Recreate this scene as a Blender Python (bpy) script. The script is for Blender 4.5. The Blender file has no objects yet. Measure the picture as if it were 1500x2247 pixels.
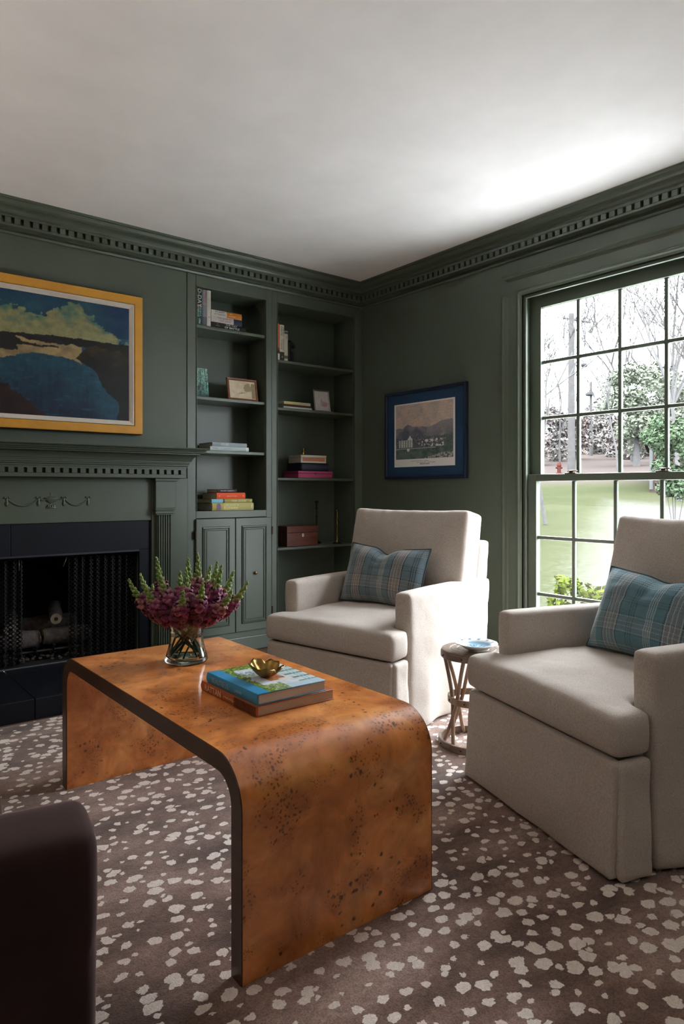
import bpy, bmesh, math, random
import numpy as np
from mathutils import Vector, Matrix, noise as mnoise

random.seed(7)
PI = math.pi
SC = bpy.context.scene
COL = SC.collection

# ------------------------------------------------------------------ camera, sky, light, exposure
F_PX, YAW, Y_HORIZON = 1500.4, 0.66992, 1075.3
cam_d = bpy.data.cameras.new('camera')
cam = bpy.data.objects.new('camera', cam_d)
COL.objects.link(cam)
CAM = Vector((-3.467, -4.120, 1.110))
cam.location = CAM
cam.rotation_euler = (PI / 2, 0, -YAW)
cam_d.sensor_fit = 'HORIZONTAL'
cam_d.sensor_width = 36.0
cam_d.lens = 36.0 * F_PX / 1500.0
cam_d.shift_y = -(1123.5 - Y_HORIZON) / 1500.0
cam_d.clip_start = 0.05
cam_d.clip_end = 500
SC.camera = cam

SKY = 25.0            # zenith radiance of the overcast sky (brightest overhead, a third of that at the horizon)
world = bpy.data.worlds.new('overcast_sky')
SC.world = world
world.use_nodes = True
wn = world.node_tree.nodes
wn['Background'].inputs[0].default_value = (0.90, 0.96, 1.05, 1)
wl = world.node_tree.links
_tc = wn.new('ShaderNodeTexCoord'); _sx = wn.new('ShaderNodeSeparateXYZ'); wl.new(_tc.outputs['Generated'], _sx.inputs[0])
_mx = wn.new('ShaderNodeMath'); _mx.operation = 'MAXIMUM'; wl.new(_sx.outputs[2], _mx.inputs[0]); _mx.inputs[1].default_value = 0.0
_ma = wn.new('ShaderNodeMath'); _ma.operation = 'MULTIPLY_ADD'; wl.new(_mx.outputs[0], _ma.inputs[0]); _ma.inputs[1].default_value = 2.0 / 3.0 * SKY; _ma.inputs[2].default_value = SKY / 3.0
wl.new(_ma.outputs[0], wn['Background'].inputs[1])

def portal(name, loc, rot, sx, sy):
    l = bpy.data.lights.new(name, 'AREA')
    l.shape = 'RECTANGLE'; l.size = sx; l.size_y = sy
    l.cycles.is_portal = True
    o = bpy.data.objects.new(name, l); COL.objects.link(o)
    o.location = loc; o.rotation_euler = rot
    return o
portal('daylight_portal', (0.16, -2.107, 1.18), (0, PI / 2, 0), 2.30, 1.20)

SC.view_settings.view_transform = 'Standard'
SC.view_settings.look = 'None'
SC.view_settings.exposure = 1.28
SC.view_settings.gamma = 1.0
SC.view_settings.use_curve_mapping = False
SC.cycles.max_bounces = 10
SC.cycles.diffuse_bounces = 6
SC.cycles.glossy_bounces = 4
SC.cycles.transmission_bounces = 8
SC.cycles.transparent_max_bounces = 16
SC.cycles.caustics_reflective = False
SC.cycles.caustics_refractive = False
SC.cycles.sample_clamp_indirect = 6.0

# ------------------------------------------------------------------ helpers: materials
def lin(c):
    c = c / 255.0
    return c / 12.92 if c <= 0.04045 else ((c + 0.055) / 1.055) ** 2.4
def rgb(r, g, b): return (lin(r), lin(g), lin(b), 1.0)

class NT:
    def __init__(s, name):
        s.m = bpy.data.materials.new(name); s.m.use_nodes = True
        s.t = s.m.node_tree; s.n = s.t.nodes; s.l = s.t.links
        s.p = s.n['Principled BSDF']; s.out = s.n['Material Output']
    def new(s, typ, **kw):
        nd = s.n.new(typ)
        for k, v in kw.items():
            if k.startswith('i_'):
                key = k[2:]
                nd.inputs[int(key) if key.isdigit() else key.replace('_', ' ')].default_value = v
            else: setattr(nd, k, v)
        return nd
    def link(s, a, b): s.l.new(a, b)
    def coord(s, kind='Object', scale=(1, 1, 1), rot=(0, 0, 0)):
        tc = s.new('ShaderNodeTexCoord'); mp = s.new('ShaderNodeMapping')
        mp.inputs['Scale'].default_value = scale; mp.inputs['Rotation'].default_value = rot
        s.link(tc.outputs[kind], mp.inputs['Vector']); return mp.outputs['Vector']
    def noise(s, vec, scale, detail=3, rough=0.55, dist=0.0):
        nd = s.new('ShaderNodeTexNoise'); nd.inputs['Scale'].default_value = scale
        nd.inputs['Detail'].default_value = detail; nd.inputs['Roughness'].default_value = rough
        nd.inputs['Distortion'].default_value = dist
        if vec is not None: s.link(vec, nd.inputs['Vector'])
        return nd
    def ramp(s, fac, stops, interp='LINEAR'):
        r = s.new('ShaderNodeValToRGB'); cr = r.color_ramp; cr.interpolation = interp
        while len(cr.elements) < len(stops): cr.elements.new(0.5)
        for e, (p, c) in zip(cr.elements, stops): e.position = p; e.color = c
        s.link(fac, r.inputs['Fac']); return r.outputs['Color']
    def mix(s, fac, a, b, mode='MIX'):
        m = s.new('ShaderNodeMix', data_type='RGBA', blend_type=mode)
        for v, i in ((fac, 0), (a, 6), (b, 7)):
            if isinstance(v, (int, float, tuple)): m.inputs[i].default_value = v
            else: s.link(v, m.inputs[i])
        return m.outputs[2]
    def math(s, op, a, b=None, c=None):
        m = s.new('ShaderNodeMath', operation=op)
        for i, v in enumerate((a, b, c)):
            if v is None: continue
            if isinstance(v, (int, float)): m.inputs[i].default_value = v
            else: s.link(v, m.inputs[i])
        return m.outputs[0]
    def bump(s, h, strength=0.2, dist=0.01):
        b = s.new('ShaderNodeBump'); b.inputs['Strength'].default_value = strength; b.inputs['Distance'].default_value = dist
        s.link(h, b.inputs['Height']); s.link(b.outputs['Normal'], s.p.inputs['Normal']); return b
    def base(s, v):
        if isinstance(v, tuple): s.p.inputs['Base Color'].default_value = v
        else: s.link(v, s.p.inputs['Base Color'])

def scale_col(c, k): return (min(c[0] * k, 1), min(c[1] * k, 1), min(c[2] * k, 1), 1)

def m_plain(name, c, rough=0.5, var=0.08, nscale=8.0, bump=0.0, bscale=60.0, metal=0.0, spec=0.5, coat=0.0, sheen=0.0):
    t = NT(name)
    v = t.coord()
    n = t.noise(v, nscale, 4)
    t.base(t.ramp(n.outputs['Fac'], [(0.25, scale_col(c, 1 - var)), (0.75, scale_col(c, 1 + var))]))
    t.p.inputs['Roughness'].default_value = rough
    t.p.inputs['Metallic'].default_value = metal
    t.p.inputs['Specular IOR Level'].default_value = spec
    t.p.inputs['Coat Weight'].default_value = coat
    t.p.inputs['Coat Roughness'].default_value = 0.15
    t.p.inputs['Sheen Weight'].default_value = sheen
    if bump:
        b = t.noise(v, bscale, 3); t.bump(b.outputs['Fac'], bump, 0.004)
    return t.m
_cm = {}
def cm(r, g, b, rough=0.55, **kw):
    k = (r, g, b, rough, tuple(sorted(kw.items())))
    if k not in _cm: _cm[k] = m_plain('colour_%d_%d_%d' % (r, g, b), rgb(r, g, b), rough, **kw)
    return _cm[k]
def m_attr(name, rough=0.6, spec=0.3, nscale=300, var=0.1, bump=0.0):
    t = NT(name)
    a = t.new('ShaderNodeVertexColor', layer_name='Col')
    n = t.noise(t.coord(), nscale, 2)
    f = t.ramp(n.outputs['Fac'], [(0.3, (1 - var,) * 3 + (1,)), (0.7, (1 + var * 0.0,) * 3 + (1,))])
    t.base(t.mix(1.0, a.outputs['Color'], f, 'MULTIPLY'))
    t.p.inputs['Roughness'].default_value = rough; t.p.inputs['Specular IOR Level'].default_value = spec
    if bump: t.bump(n.outputs['Fac'], bump, 0.002)
    return t.m

# ------------------------------------------------------------------ helpers: geometry
class MB:
    def __init__(s): s.v = []; s.f = []; s.mi = []; s.col = []; s.uv = {}
    def add(s, vs, fs, mi=0, col=None):
        o = len(s.v); s.v += [tuple(p) for p in vs]
        s.f += [tuple(i + o for i in f) for f in fs]; s.mi += [mi] * len(fs)
        s.col += [col] * len(vs)
        return s
    def box(s, x0, x1, y0, y1, z0, z1, mi=0, col=None):
        return s.add([(x0, y0, z0), (x1, y0, z0), (x1, y1, z0), (x0, y1, z0), (x0, y0, z1), (x1, y0, z1), (x1, y1, z1), (x0, y1, z1)],
                     [(0, 3, 2, 1), (4, 5, 6, 7), (0, 1, 5, 4), (1, 2, 6, 5), (2, 3, 7, 6), (3, 0, 4, 7)], mi, col)
    def bbox(s, x0, x1, y0, y1, z0, z1, b=0.003, seg=2, mi=0):
        bm = bmesh.new()
        bmesh.ops.create_cube(bm, size=1.0)
        for v in bm.verts:
            v.co = Vector(((x0 + x1) / 2 + v.co.x * (x1 - x0), (y0 + y1) / 2 + v.co.y * (y1 - y0), (z0 + z1) / 2 + v.co.z * (z1 - z0)))
        bmesh.ops.bevel(bm, geom=list(bm.edges), offset=b, segments=seg, profile=0.5, affect='EDGES')
        s.bm(bm, mi); return s
    def bm(s, bm, mi=0):
        bm.verts.index_update()
        s.add([v.co[:] for v in bm.verts], [tuple(v.index for v in f.verts) for f in bm.faces], mi); bm.free(); return s
    def lathe(s, prof, c=(0, 0, 0), seg=32, mi=0, closed_ends=True, sx=1.0, sy=1.0, col=None):
        vs = []; fs = []
        n = len(prof)
        for (r, z) in prof:
            for k in range(seg):
                a = 2 * PI * k / seg
                vs.append((c[0] + r * math.cos(a) * sx, c[1] + r * math.sin(a) * sy, c[2] + z))
        for i in range(n - 1):
            for k in range(seg):
                k2 = (k + 1) % seg
                fs.append((i * seg + k, i * seg + k2, (i + 1) * seg + k2, (i + 1) * seg + k))
        if closed_ends:
            fs.append(tuple(reversed(range(seg)))); fs.append(tuple(range((n - 1) * seg, n * seg)))
        return s.add(vs, fs, mi, col)
    def tube(s, pts, r, seg=8, mi=0, col=None, cap=True, flat=None):
        pts = [Vector(p) for p in pts]; n = len(pts)
        rs = r if isinstance(r, (list, tuple)) else [r] * n
        vs = []; up = None
        for i in range(n):
            d = (pts[min(i + 1, n - 1)] - pts[max(i - 1, 0)])
            if d.length < 1e-9: d = Vector((0, 0, 1))
            d.normalize()
            if up is None:
                up = Vector((0, 0, 1)) if abs(d.z) < 0.9 else Vector((1, 0, 0))
            sd = d.cross(up)
            if sd.length < 1e-6: sd = d.orthogonal()
            sd.normalize(); up = sd.cross(d).normalized()
            for k in range(seg):
                a = 2 * PI * k / seg
                fx, fy = (1, 1) if flat is None else flat
                vs.append(pts[i] + sd * (math.cos(a) * rs[i] * fx) + up * (math.sin(a) * rs[i] * fy))
        fs = []
        for i in range(n - 1):
            for k in range(seg):
                k2 = (k + 1) % seg
                fs.append((i * seg + k, i * seg + k2, (i + 1) * seg + k2, (i + 1) * seg + k))
        if cap: fs.append(tuple(reversed(range(seg)))); fs.append(tuple(range((n - 1) * seg, n * seg)))
        return s.add(vs, fs, mi, col)
    def prism(s, poly, axis, a0, a1, mi=0):
        """poly: list of 2D points in the two other axes (order xyz minus axis); extruded from a0 to a1"""
        def p3(q, a):
            if axis == 'x': return (a, q[0], q[1])
            if axis == 'y': return (q[0], a, q[1])
            return (q[0], q[1], a)
        n = len(poly)
        vs = [p3(q, a0) for q in poly] + [p3(q, a1) for q in poly]
        fs = [(i, (i + 1) % n, n + (i + 1) % n, n + i) for i in range(n)] + [tuple(reversed(range(n))), tuple(range(n, 2 * n))]
        return s.add(vs, fs, mi)
    def strip(s, rows, mi=0, closed=False):
        """rows: list of equal-length point lists -> quad sheet"""
        n = len(rows[0]); vs = [p for r in rows for p in r]; fs = []
        for i in range(len(rows) - 1):
            for k in range(n - 1 if not closed else n):
                k2 = (k + 1) % n
                fs.append((i * n + k, i * n + k2, (i + 1) * n + k2, (i + 1) * n + k))
        return s.add(vs, fs, mi)
    def ico(s, c, r, sub=1, sc=(1, 1, 1), rot=None, mi=0, col=None):
        bm = bmesh.new(); bmesh.ops.create_icosphere(bm, subdivisions=sub, radius=r)
        for v in bm.verts:
            q = Vector((v.co.x * sc[0], v.co.y * sc[1], v.co.z * sc[2]))
            if rot is not None: q = rot @ q
            v.co = q + Vector(c)
        bm.verts.index_update()
        s.add([v.co[:] for v in bm.verts], [tuple(v.index for v in f.verts) for f in bm.faces], mi, col); bm.free(); return s
    def mesh(s, name, mats, smooth=False, fix=True):
        me = bpy.data.meshes.new(name); me.from_pydata(s.v, [], s.f)
        if any(c is not None for c in s.col):
            at = me.color_attributes.new('Col', 'FLOAT_COLOR', 'POINT')
            arr = np.array([c if c is not None else (1, 1, 1, 1) for c in s.col], dtype=np.float32)
            at.data.foreach_set('color', arr.ravel())
        mats = mats if isinstance(mats, (list, tuple)) else [mats]
        for m in mats: me.materials.append(m)
        if any(s.mi): me.polygons.foreach_set('material_index', s.mi)
        if fix:
            bm = bmesh.new(); bm.from_mesh(me); bmesh.ops.recalc_face_normals(bm, faces=bm.faces); bm.to_mesh(me); bm.free()
        if smooth: shade(me, smooth)
        me.update(); return me

def shade(me, ang=40):
    me.polygons.foreach_set('use_smooth', [True] * len(me.polygons))
    if isinstance(ang, bool): return
    bm = bmesh.new(); bm.from_mesh(me)
    lim = math.radians(ang)
    for e in bm.edges:
        e.smooth = not (len(e.link_faces) == 2 and e.calc_face_angle(0) > lim)
    bm.to_mesh(me); bm.free()

def root_matrix(o):
    m = o.matrix_basis.copy()
    while o.parent is not None:
        o = o.parent; m = o.matrix_basis @ m
    return m
def obj(name, mb, mat=None, parent=None, smooth=False, world=True, label=None):
    me = mb.mesh(name, mat, smooth) if isinstance(mb, MB) else mb
    if not isinstance(mb, MB) and mat is not None:
        me.materials.clear()
        for m in (mat if isinstance(mat, (list, tuple)) else [mat]): me.materials.append(m)
    o = bpy.data.objects.new(name, me); COL.objects.link(o)
    if parent is not None:
        o.parent = parent
        if world: me.transform(root_matrix(parent).inverted())
    if label: o['label'] = label
    return o
def inst(name, me, parent, loc, rot=(0, 0, 0), scale=(1, 1, 1)):
    o = bpy.data.objects.new(name, me); COL.objects.link(o); o.parent = parent
    o.location = loc; o.rotation_euler = rot; o.scale = scale; return o
def tag(o, label, cat, group=None):
    o['label'] = label; o['category'] = cat
    if group: o['group'] = group
    return o
def thing(name, label, cat, loc=(0, 0, 0), rotz=0.0, group=None):
    o = bpy.data.objects.new(name, None); COL.objects.link(o)
    o.empty_display_size = 0.05
    o.location = loc; o.rotation_euler = (0, 0, rotz)
    return tag(o, label, cat, group)
def struct(name, mb, mat, smooth=False):
    o = obj(name, mb, mat, smooth=smooth); o['kind'] = 'structure'; return o
def struct_root(name, loc=(0, 0, 0)):
    o = bpy.data.objects.new(name, None); COL.objects.link(o); o.location = loc; o['kind'] = 'structure'; return o
def copy_tree(o, parent=None):
    c = o.copy(); COL.objects.link(c); c.parent = parent
    for ch in list(o.children): copy_tree(ch, c)
    return c

def soft(mb, voxel=0.014, it=6, deform=None, name='soft', fac=0.5):
    """several overlapping solids -> one rounded upholstered surface"""
    me = mb.mesh(name, [])
    o = bpy.data.objects.new(name, me); COL.objects.link(o)
    r = o.modifiers.new('r', 'REMESH'); r.mode = 'VOXEL'; r.voxel_size = voxel
    s = o.modifiers.new('s', 'SMOOTH'); s.factor = fac; s.iterations = it
    dg = bpy.context.evaluated_depsgraph_get()
    out = bpy.data.meshes.new_from_object(o.evaluated_get(dg))
    bpy.data.objects.remove(o); bpy.data.meshes.remove(me)
    if deform:
        for v in out.vertices: v.co = deform(v.co.copy())
    out.polygons.foreach_set('use_smooth', [True] * len(out.polygons))
    out.name = name; out.update(); return out

def text_mb(body, size, sx=1.0, spacing=1.0, extrude=0.0002):
    cu = bpy.data.curves.new('t', 'FONT'); cu.body = body; cu.size = size; cu.align_x = 'CENTER'; cu.align_y = 'CENTER'
    cu.extrude = extrude; cu.space_character = spacing; cu.space_line = 0.8; cu.resolution_u = 2
    o = bpy.data.objects.new('t', cu); COL.objects.link(o)
    dg = bpy.context.evaluated_depsgraph_get()
    me = bpy.data.meshes.new_from_object(o.evaluated_get(dg))
    bpy.data.objects.remove(o); bpy.data.curves.remove(cu)
    if sx != 1.0: me.transform(Matrix.Diagonal((sx, 1, 1, 1)))
    return me
def lettering(body, size, mat, parent, M, sx=1.0, name='lettering', spacing=1.0):
    """M maps text plane (x right, y up, z towards reader) into the parent's local space"""
    me = text_mb(body, size, sx, spacing); me.transform(M); me.materials.append(mat)
    o = bpy.data.objects.new(name, me); COL.objects.link(o); o.parent = parent; return o

def ray(px, py):
    s, c = math.sin(YAW), math.cos(YAW)
    return Vector((s, c, 0)) + Vector((c, -s, 0)) * ((px - 750) / F_PX) + Vector((0, 0, 1)) * ((Y_HORIZON - py) / F_PX)
RIGHT = Vector((math.cos(YAW), -math.sin(YAW), 0)); FWD = Vector((math.sin(YAW), math.cos(YAW), 0))

def fbm(x, y, z=0.0, o=4):
    return mnoise.fractal(Vector((x, y, z)), 1.0, 2.0, o)

# ------------------------------------------------------------------ materials
GREEN = rgb(80, 88, 75)
def m_paint(name, c, rough, nb):
    t = NT(name); v = t.coord()
    n = t.noise(v, 2.5, 3); n2 = t.noise(v, 90, 3)
    t.base(t.ramp(n.outputs['Fac'], [(0.3, scale_col(c, 0.95)), (0.7, scale_col(c, 1.05))]))
    t.p.inputs['Roughness'].default_value = rough
    t.bump(n2.outputs['Fac'], nb, 0.002); return t.m
WALL = m_paint('wall_paint_green', GREEN, 0.55, 0.05)
TRIM = m_paint('trim_paint_green', GREEN, 0.38, 0.03)
CEIL = m_paint('ceiling_paint', rgb(242, 239, 238), 0.9, 0.05)
SLATE = m_plain('black_slate', rgb(16, 19, 27), 0.5, 0.25, 5, 0.12, 40, spec=0.25)
SOOT = m_plain('sooty_firebox', rgb(16, 15, 16), 0.9, 0.3, 6, 0.3, 30)
BLACKM = m_plain('black_metal', rgb(28, 27, 27), 0.4, 0.1, 20)
BRONZE = m_plain('aged_bronze', rgb(70, 54, 40), 0.35, 0.15, 30, metal=0.9)
BRASS = m_plain('brass', rgb(190, 150, 78), 0.25, 0.12, 30, metal=1.0)
GOLDLEAF = m_plain('gold_frame', rgb(206, 146, 44), 0.5, 0.1, 12, metal=0.0)
LINER = m_plain('white_liner', rgb(214, 204, 192), 0.7, 0.04, 30)
NAVYFRAME = m_plain('navy_frame', rgb(26, 36, 56), 0.35, 0.15, 15)
NAVYMAT = m_plain('navy_mat', rgb(30, 58, 88), 0.55, 0.2, 6)
PAGES = m_plain('page_edges', rgb(208, 198, 184), 0.8, 0.08, 200)
INK = cm(24, 22, 24, 0.6); WHITEINK = cm(232, 230, 226, 0.6); GOLDINK = cm(214, 178, 96, 0.4)

def m_fabric():
    t = NT('cream_linen'); v = t.coord()
    tc = t.new('ShaderNodeTexCoord')
    n1 = t.noise(v, 5, 3); n2 = t.noise(t.coord(scale=(700, 160, 700)), 1, 2); n3 = t.noise(t.coord(scale=(160, 700, 160)), 1, 2)
    wv = t.math('ADD', n2.outputs['Fac'], n3.outputs['Fac'])
    c = t.ramp(t.math('MULTIPLY', wv, 0.5), [(0.34, rgb(172, 160, 149)), (0.64, rgb(208, 198, 189))])
    c2 = t.ramp(n1.outputs['Fac'], [(0.3, (0.92, 0.91, 0.90, 1)), (0.7, (1, 1, 1, 1))])
    t.base(t.mix(1.0, c, c2, 'MULTIPLY'))
    t.p.inputs['Roughness'].default_value = 0.95; t.p.inputs['Specular IOR Level'].default_value = 0.1
    t.p.inputs['Sheen Weight'].default_value = 0.12
    t.bump(wv, 0.35, 0.0015); return t.m
LINEN = m_fabric()
SEAM = m_plain('linen_seam', rgb(196, 184, 172), 0.95, 0.08, 200)

def m_velvet():
    t = NT('brown_velvet'); v = t.coord()
    n = t.noise(v, 7, 4); n2 = t.noise(v, 500, 2)
    t.base(t.ramp(n.outputs['Fac'], [(0.3, rgb(48, 34, 32)), (0.7, rgb(62, 45, 43))]))
    t.p.inputs['Roughness'].default_value = 0.85; t.p.inputs['Specular IOR Level'].default_value = 0.15
    t.p.inputs['Sheen Weight'].default_value = 1.0; t.p.inputs['Sheen Roughness'].default_value = 0.3
    t.p.inputs['Sheen Tint'].default_value = rgb(190, 160, 155)
    t.bump(n2.outputs['Fac'], 0.1, 0.001); return t.m
VELVET = m_velvet()

def m_rug():
    t = NT('spotted_rug')
    tc = t.new('ShaderNodeTexCoord'); P = tc.outputs['Object']
    dn = t.noise(P, 22, 3); dsub = t.new('ShaderNodeVectorMath', operation='SUBTRACT'); t.link(dn.outputs['Color'], dsub.inputs[0]); dsub.inputs[1].default_value = (0.5, 0.5, 0.5)
    dsc = t.new('ShaderNodeVectorMath', operation='SCALE'); t.link(dsub.outputs[0], dsc.inputs[0]); dsc.inputs['Scale'].default_value = 0.035
    dn2 = t.noise(P, 120, 2); d2 = t.new('ShaderNodeVectorMath', operation='SUBTRACT'); t.link(dn2.outputs['Color'], d2.inputs[0]); d2.inputs[1].default_value = (0.5, 0.5, 0.5)
    d2s = t.new('ShaderNodeVectorMath', operation='SCALE'); t.link(d2.outputs[0], d2s.inputs[0]); d2s.inputs['Scale'].default_value = 0.012
    ad = t.new('ShaderNodeVectorMath', operation='ADD'); t.link(P, ad.inputs[0]); t.link(dsc.outputs[0], ad.inputs[1])
    ad2 = t.new('ShaderNodeVectorMath', operation='ADD'); t.link(ad.outputs[0], ad2.inputs[0]); t.link(d2s.outputs[0], ad2.inputs[1])
    mp = t.new('ShaderNodeMapping'); mp.inputs['Rotation'].default_value = (0, 0, 0.35); mp.inputs['Scale'].default_value = (17.5, 21.5, 0.0); t.link(ad2.outputs[0], mp.inputs['Vector'])
    vo = t.new('ShaderNodeTexVoronoi', voronoi_dimensions='2D'); vo.inputs['Scale'].default_value = 1.0; vo.inputs['Randomness'].default_value = 0.82
    t.link(mp.outputs['Vector'], vo.inputs['Vector'])
    sep = t.new('ShaderNodeSeparateColor'); t.link(vo.outputs['Color'], sep.inputs[0])
    big = t.noise(P, 1.7, 2)
    # cell radius: random per spot, larger or smaller by region
    rad = t.math('MULTIPLY', t.math('ADD', t.math('MULTIPLY', sep.outputs[0], 0.30), 0.14), t.math('ADD', t.math('MULTIPLY', big.outputs['Fac'], 1.25), 0.28))
    diff = t.math('SUBTRACT', rad, vo.outputs['Distance'])
    mask = t.ramp(t.math('ADD', t.math('MULTIPLY', diff, 9.0), 0.5), [(0.40, (0, 0, 0, 1)), (0.62, (1, 1, 1, 1))])
    gr = t.noise(P, 260, 3, 0.75); gr2 = t.noise(P, 75, 3, 0.7); mo = t.noise(t.coord(scale=(2.2, 5.0, 1)), 1.0, 4, 0.6)
    b0 = t.ramp(mo.outputs['Fac'], [(0.32, rgb(82, 61, 52)), (0.5, rgb(126, 99, 87)), (0.70, rgb(170, 143, 131))])
    g = t.ramp(t.math('ADD', t.math('MULTIPLY', gr.outputs['Fac'], 0.7), t.math('MULTIPLY', gr2.outputs['Fac'], 0.3)), [(0.34, (0.42, 0.41, 0.40, 1)), (0.64, (1.36, 1.35, 1.34, 1))])
    bc = t.mix(1.0, b0, g, 'MULTIPLY')
    sp = t.mix(0.45, rgb(228, 216, 206), g, 'MULTIPLY')
    t.base(t.mix(mask, bc, sp))
    t.p.inputs['Roughness'].default_value = 0.95; t.p.inputs['Specular IOR Level'].default_value = 0.08
    t.p.inputs['Sheen Weight'].default_value = 0.25; t.p.inputs['Sheen Roughness'].default_value = 0.5
    t.bump(t.math('ADD', gr.outputs['Fac'], t.math('MULTIPLY', gr2.outputs['Fac'], 0.6)), 0.7, 0.004); return t.m
RUG = m_rug()
RUGEDGE = m_plain('rug_binding', rgb(78, 52, 44), 0.9, 0.1, 60)

def m_burl():
    t = NT('burl_veneer'); v = t.coord()
    n = t.noise(v, 3.2, 5, 0.6, 1.2); n2 = t.noise(v, 11, 5, 0.6, 0.9)
    c = t.ramp(n.outputs['Fac'], [(0.25, rgb(168, 96, 46)), (0.5, rgb(220, 138, 72)), (0.75, rgb(240, 174, 108))])
    c2 = t.ramp(n2.outputs['Fac'], [(0.3, (0.72, 0.66, 0.6, 1)), (0.65, (1.12, 1.1, 1.08, 1))])
    c = t.mix(1.0, c, c2, 'MULTIPLY')
    dist = t.noise(v, 40, 2); da = t.new('ShaderNodeVectorMath', operation='SCALE'); t.link(dist.outputs['Color'], da.inputs[0]); da.inputs['Scale'].default_value = 0.02
    ad = t.new('ShaderNodeVectorMath', operation='ADD'); t.link(v, ad.inputs[0]); t.link(da.outputs[0], ad.inputs[1])
    def knots(scale, thr, clus_scale, c0, c1):
        vo = t.new('ShaderNodeTexVoronoi'); vo.inputs['Scale'].default_value = scale; t.link(ad.outputs[0], vo.inputs['Vector'])
        k = t.ramp(vo.outputs['Distance'], [(thr * 0.5, (1, 1, 1, 1)), (thr, (0, 0, 0, 1))])
        cl = t.noise(v, clus_scale, 2); cr = t.ramp(cl.outputs['Fac'], [(c0, (0, 0, 0, 1)), (c1, (1, 1, 1, 1))])
        return t.mix(1.0, k, cr, 'MULTIPLY')
    k1 = knots(95, 0.42, 7.5, 0.54, 0.60); k2 = knots(34, 0.24, 5.0, 0.50, 0.56); k3 = knots(160, 0.4, 9.0, 0.58, 0.64)
    halo = t.noise(v, 7.5, 2); hr = t.ramp(halo.outputs['Fac'], [(0.50, (1, 1, 1, 1)), (0.62, (0.80, 0.74, 0.68, 1))])
    c = t.mix(1.0, c, hr, 'MULTIPLY')
    def soften(k, f): return t.mix(1.0, k, (f, f, f, 1), 'MULTIPLY')
    c = t.mix(soften(k1, 0.75), c, rgb(74, 36, 18)); c = t.mix(soften(k3, 0.7), c, rgb(84, 42, 20)); c = t.mix(soften(k2, 0.85), c, rgb(56, 28, 16))
    t.base(c)
    t.p.inputs['Roughness'].default_value = 0.32; t.p.inputs['Coat Weight'].default_value = 0.6; t.p.inputs['Coat Roughness'].default_value = 0.10
    t.bump(n2.outputs['Fac'], 0.04, 0.002); return t.m
BURL = m_burl()
def m_wood(name, a, b, rough=0.4, sc=(3, 60, 60)):
    t = NT(name); n = t.noise(t.coord(scale=sc), 1.0, 4, 0.6, 0.6)
    t.base(t.ramp(n.outputs['Fac'], [(0.3, a), (0.7, b)])); t.p.inputs['Roughness'].default_value = rough
    t.bump(n.outputs['Fac'], 0.06, 0.002); return t.m
EDGEWOOD = m_wood('dark_edge_wood', rgb(54, 30, 18), rgb(84, 50, 30), 0.35, (40, 3, 40))
FLOORWOOD = m_wood('floor_boards', rgb(70, 42, 26), rgb(104, 66, 40), 0.4, (40, 2, 2))
STOOLWOOD = m_wood('weathered_wood', rgb(112, 88, 70), rgb(158, 130, 106), 0.5, (30, 30, 6))
STOOLDARK = m_wood('grey_brown_wood', rgb(94, 78, 66), rgb(132, 112, 96), 0.42, (30, 30, 60))
MAHOG = m_wood('mahogany', rgb(64, 26, 13), rgb(108, 50, 26), 0.35, (6, 40, 40))

def m_plaid(name, base, pale, dark, rose):
    t = NT(name)
    uv = t.new('ShaderNodeTexCoord').outputs['UV']
    sx = t.new('ShaderNodeSeparateXYZ'); t.link(uv, sx.inputs[0])
    def stripes(src, rep):
        fr = t.math('FRACT', t.math('MULTIPLY', src, rep))
        K = 'CONSTANT'
        st = [(0.0, base), (0.10, pale), (0.116, base), (0.134, pale), (0.15, base), (0.168, pale), (0.184, base), (0.202, pale), (0.218, base),
              (0.36, dark), (0.385, pale), (0.40, rose), (0.46, pale), (0.475, rose), (0.52, pale), (0.535, rose), (0.60, pale), (0.615, dark), (0.64, base),
              (0.80, dark), (0.815, base), (0.84, dark), (0.855, base), (0.88, dark), (0.895, base)]
        return t.ramp(fr, st[:32], K)
    cu = stripes(sx.outputs[0], 2.0); cv = stripes(t.math('ADD', sx.outputs[1], 0.12), 1.15)
    tw = t.math('FRACT', t.math('MULTIPLY', t.math('ADD', sx.outputs[0], t.math('MULTIPLY', sx.outputs[1], 0.62)), 62.0))
    m = t.ramp(tw, [(0.42, (0.45, 0.45, 0.45, 1)), (0.58, (0.92, 0.92, 0.92, 1))])
    c = t.mix(m, cv, cu)
    n = t.noise(t.coord(), 350, 2); f = t.ramp(n.outputs['Fac'], [(0.3, (0.78,) * 3 + (1,)), (0.7, (1.12,) * 3 + (1,))])
    t.base(t.mix(1.0, c, f, 'MULTIPLY'))
    t.p.inputs['Roughness'].default_value = 0.95; t.p.inputs['Specular IOR Level'].default_value = 0.1; t.p.inputs['Sheen Weight'].default_value = 0.3
    t.bump(t.math('ADD', tw, n.outputs['Fac']), 0.25, 0.0012); return t.m
PLAID_A = m_plaid('plaid_slate', rgb(104, 122, 130), rgb(176, 174, 170), rgb(58, 60, 64), rgb(138, 128, 124))
PLAID_B = m_plaid('plaid_teal', rgb(88, 122, 134), rgb(166, 178, 180), rgb(66, 84, 92), rgb(122, 126, 130))
PIPING = m_plain('dark_teal_piping', rgb(66, 78, 80), 0.9, 0.15, 80)

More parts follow.
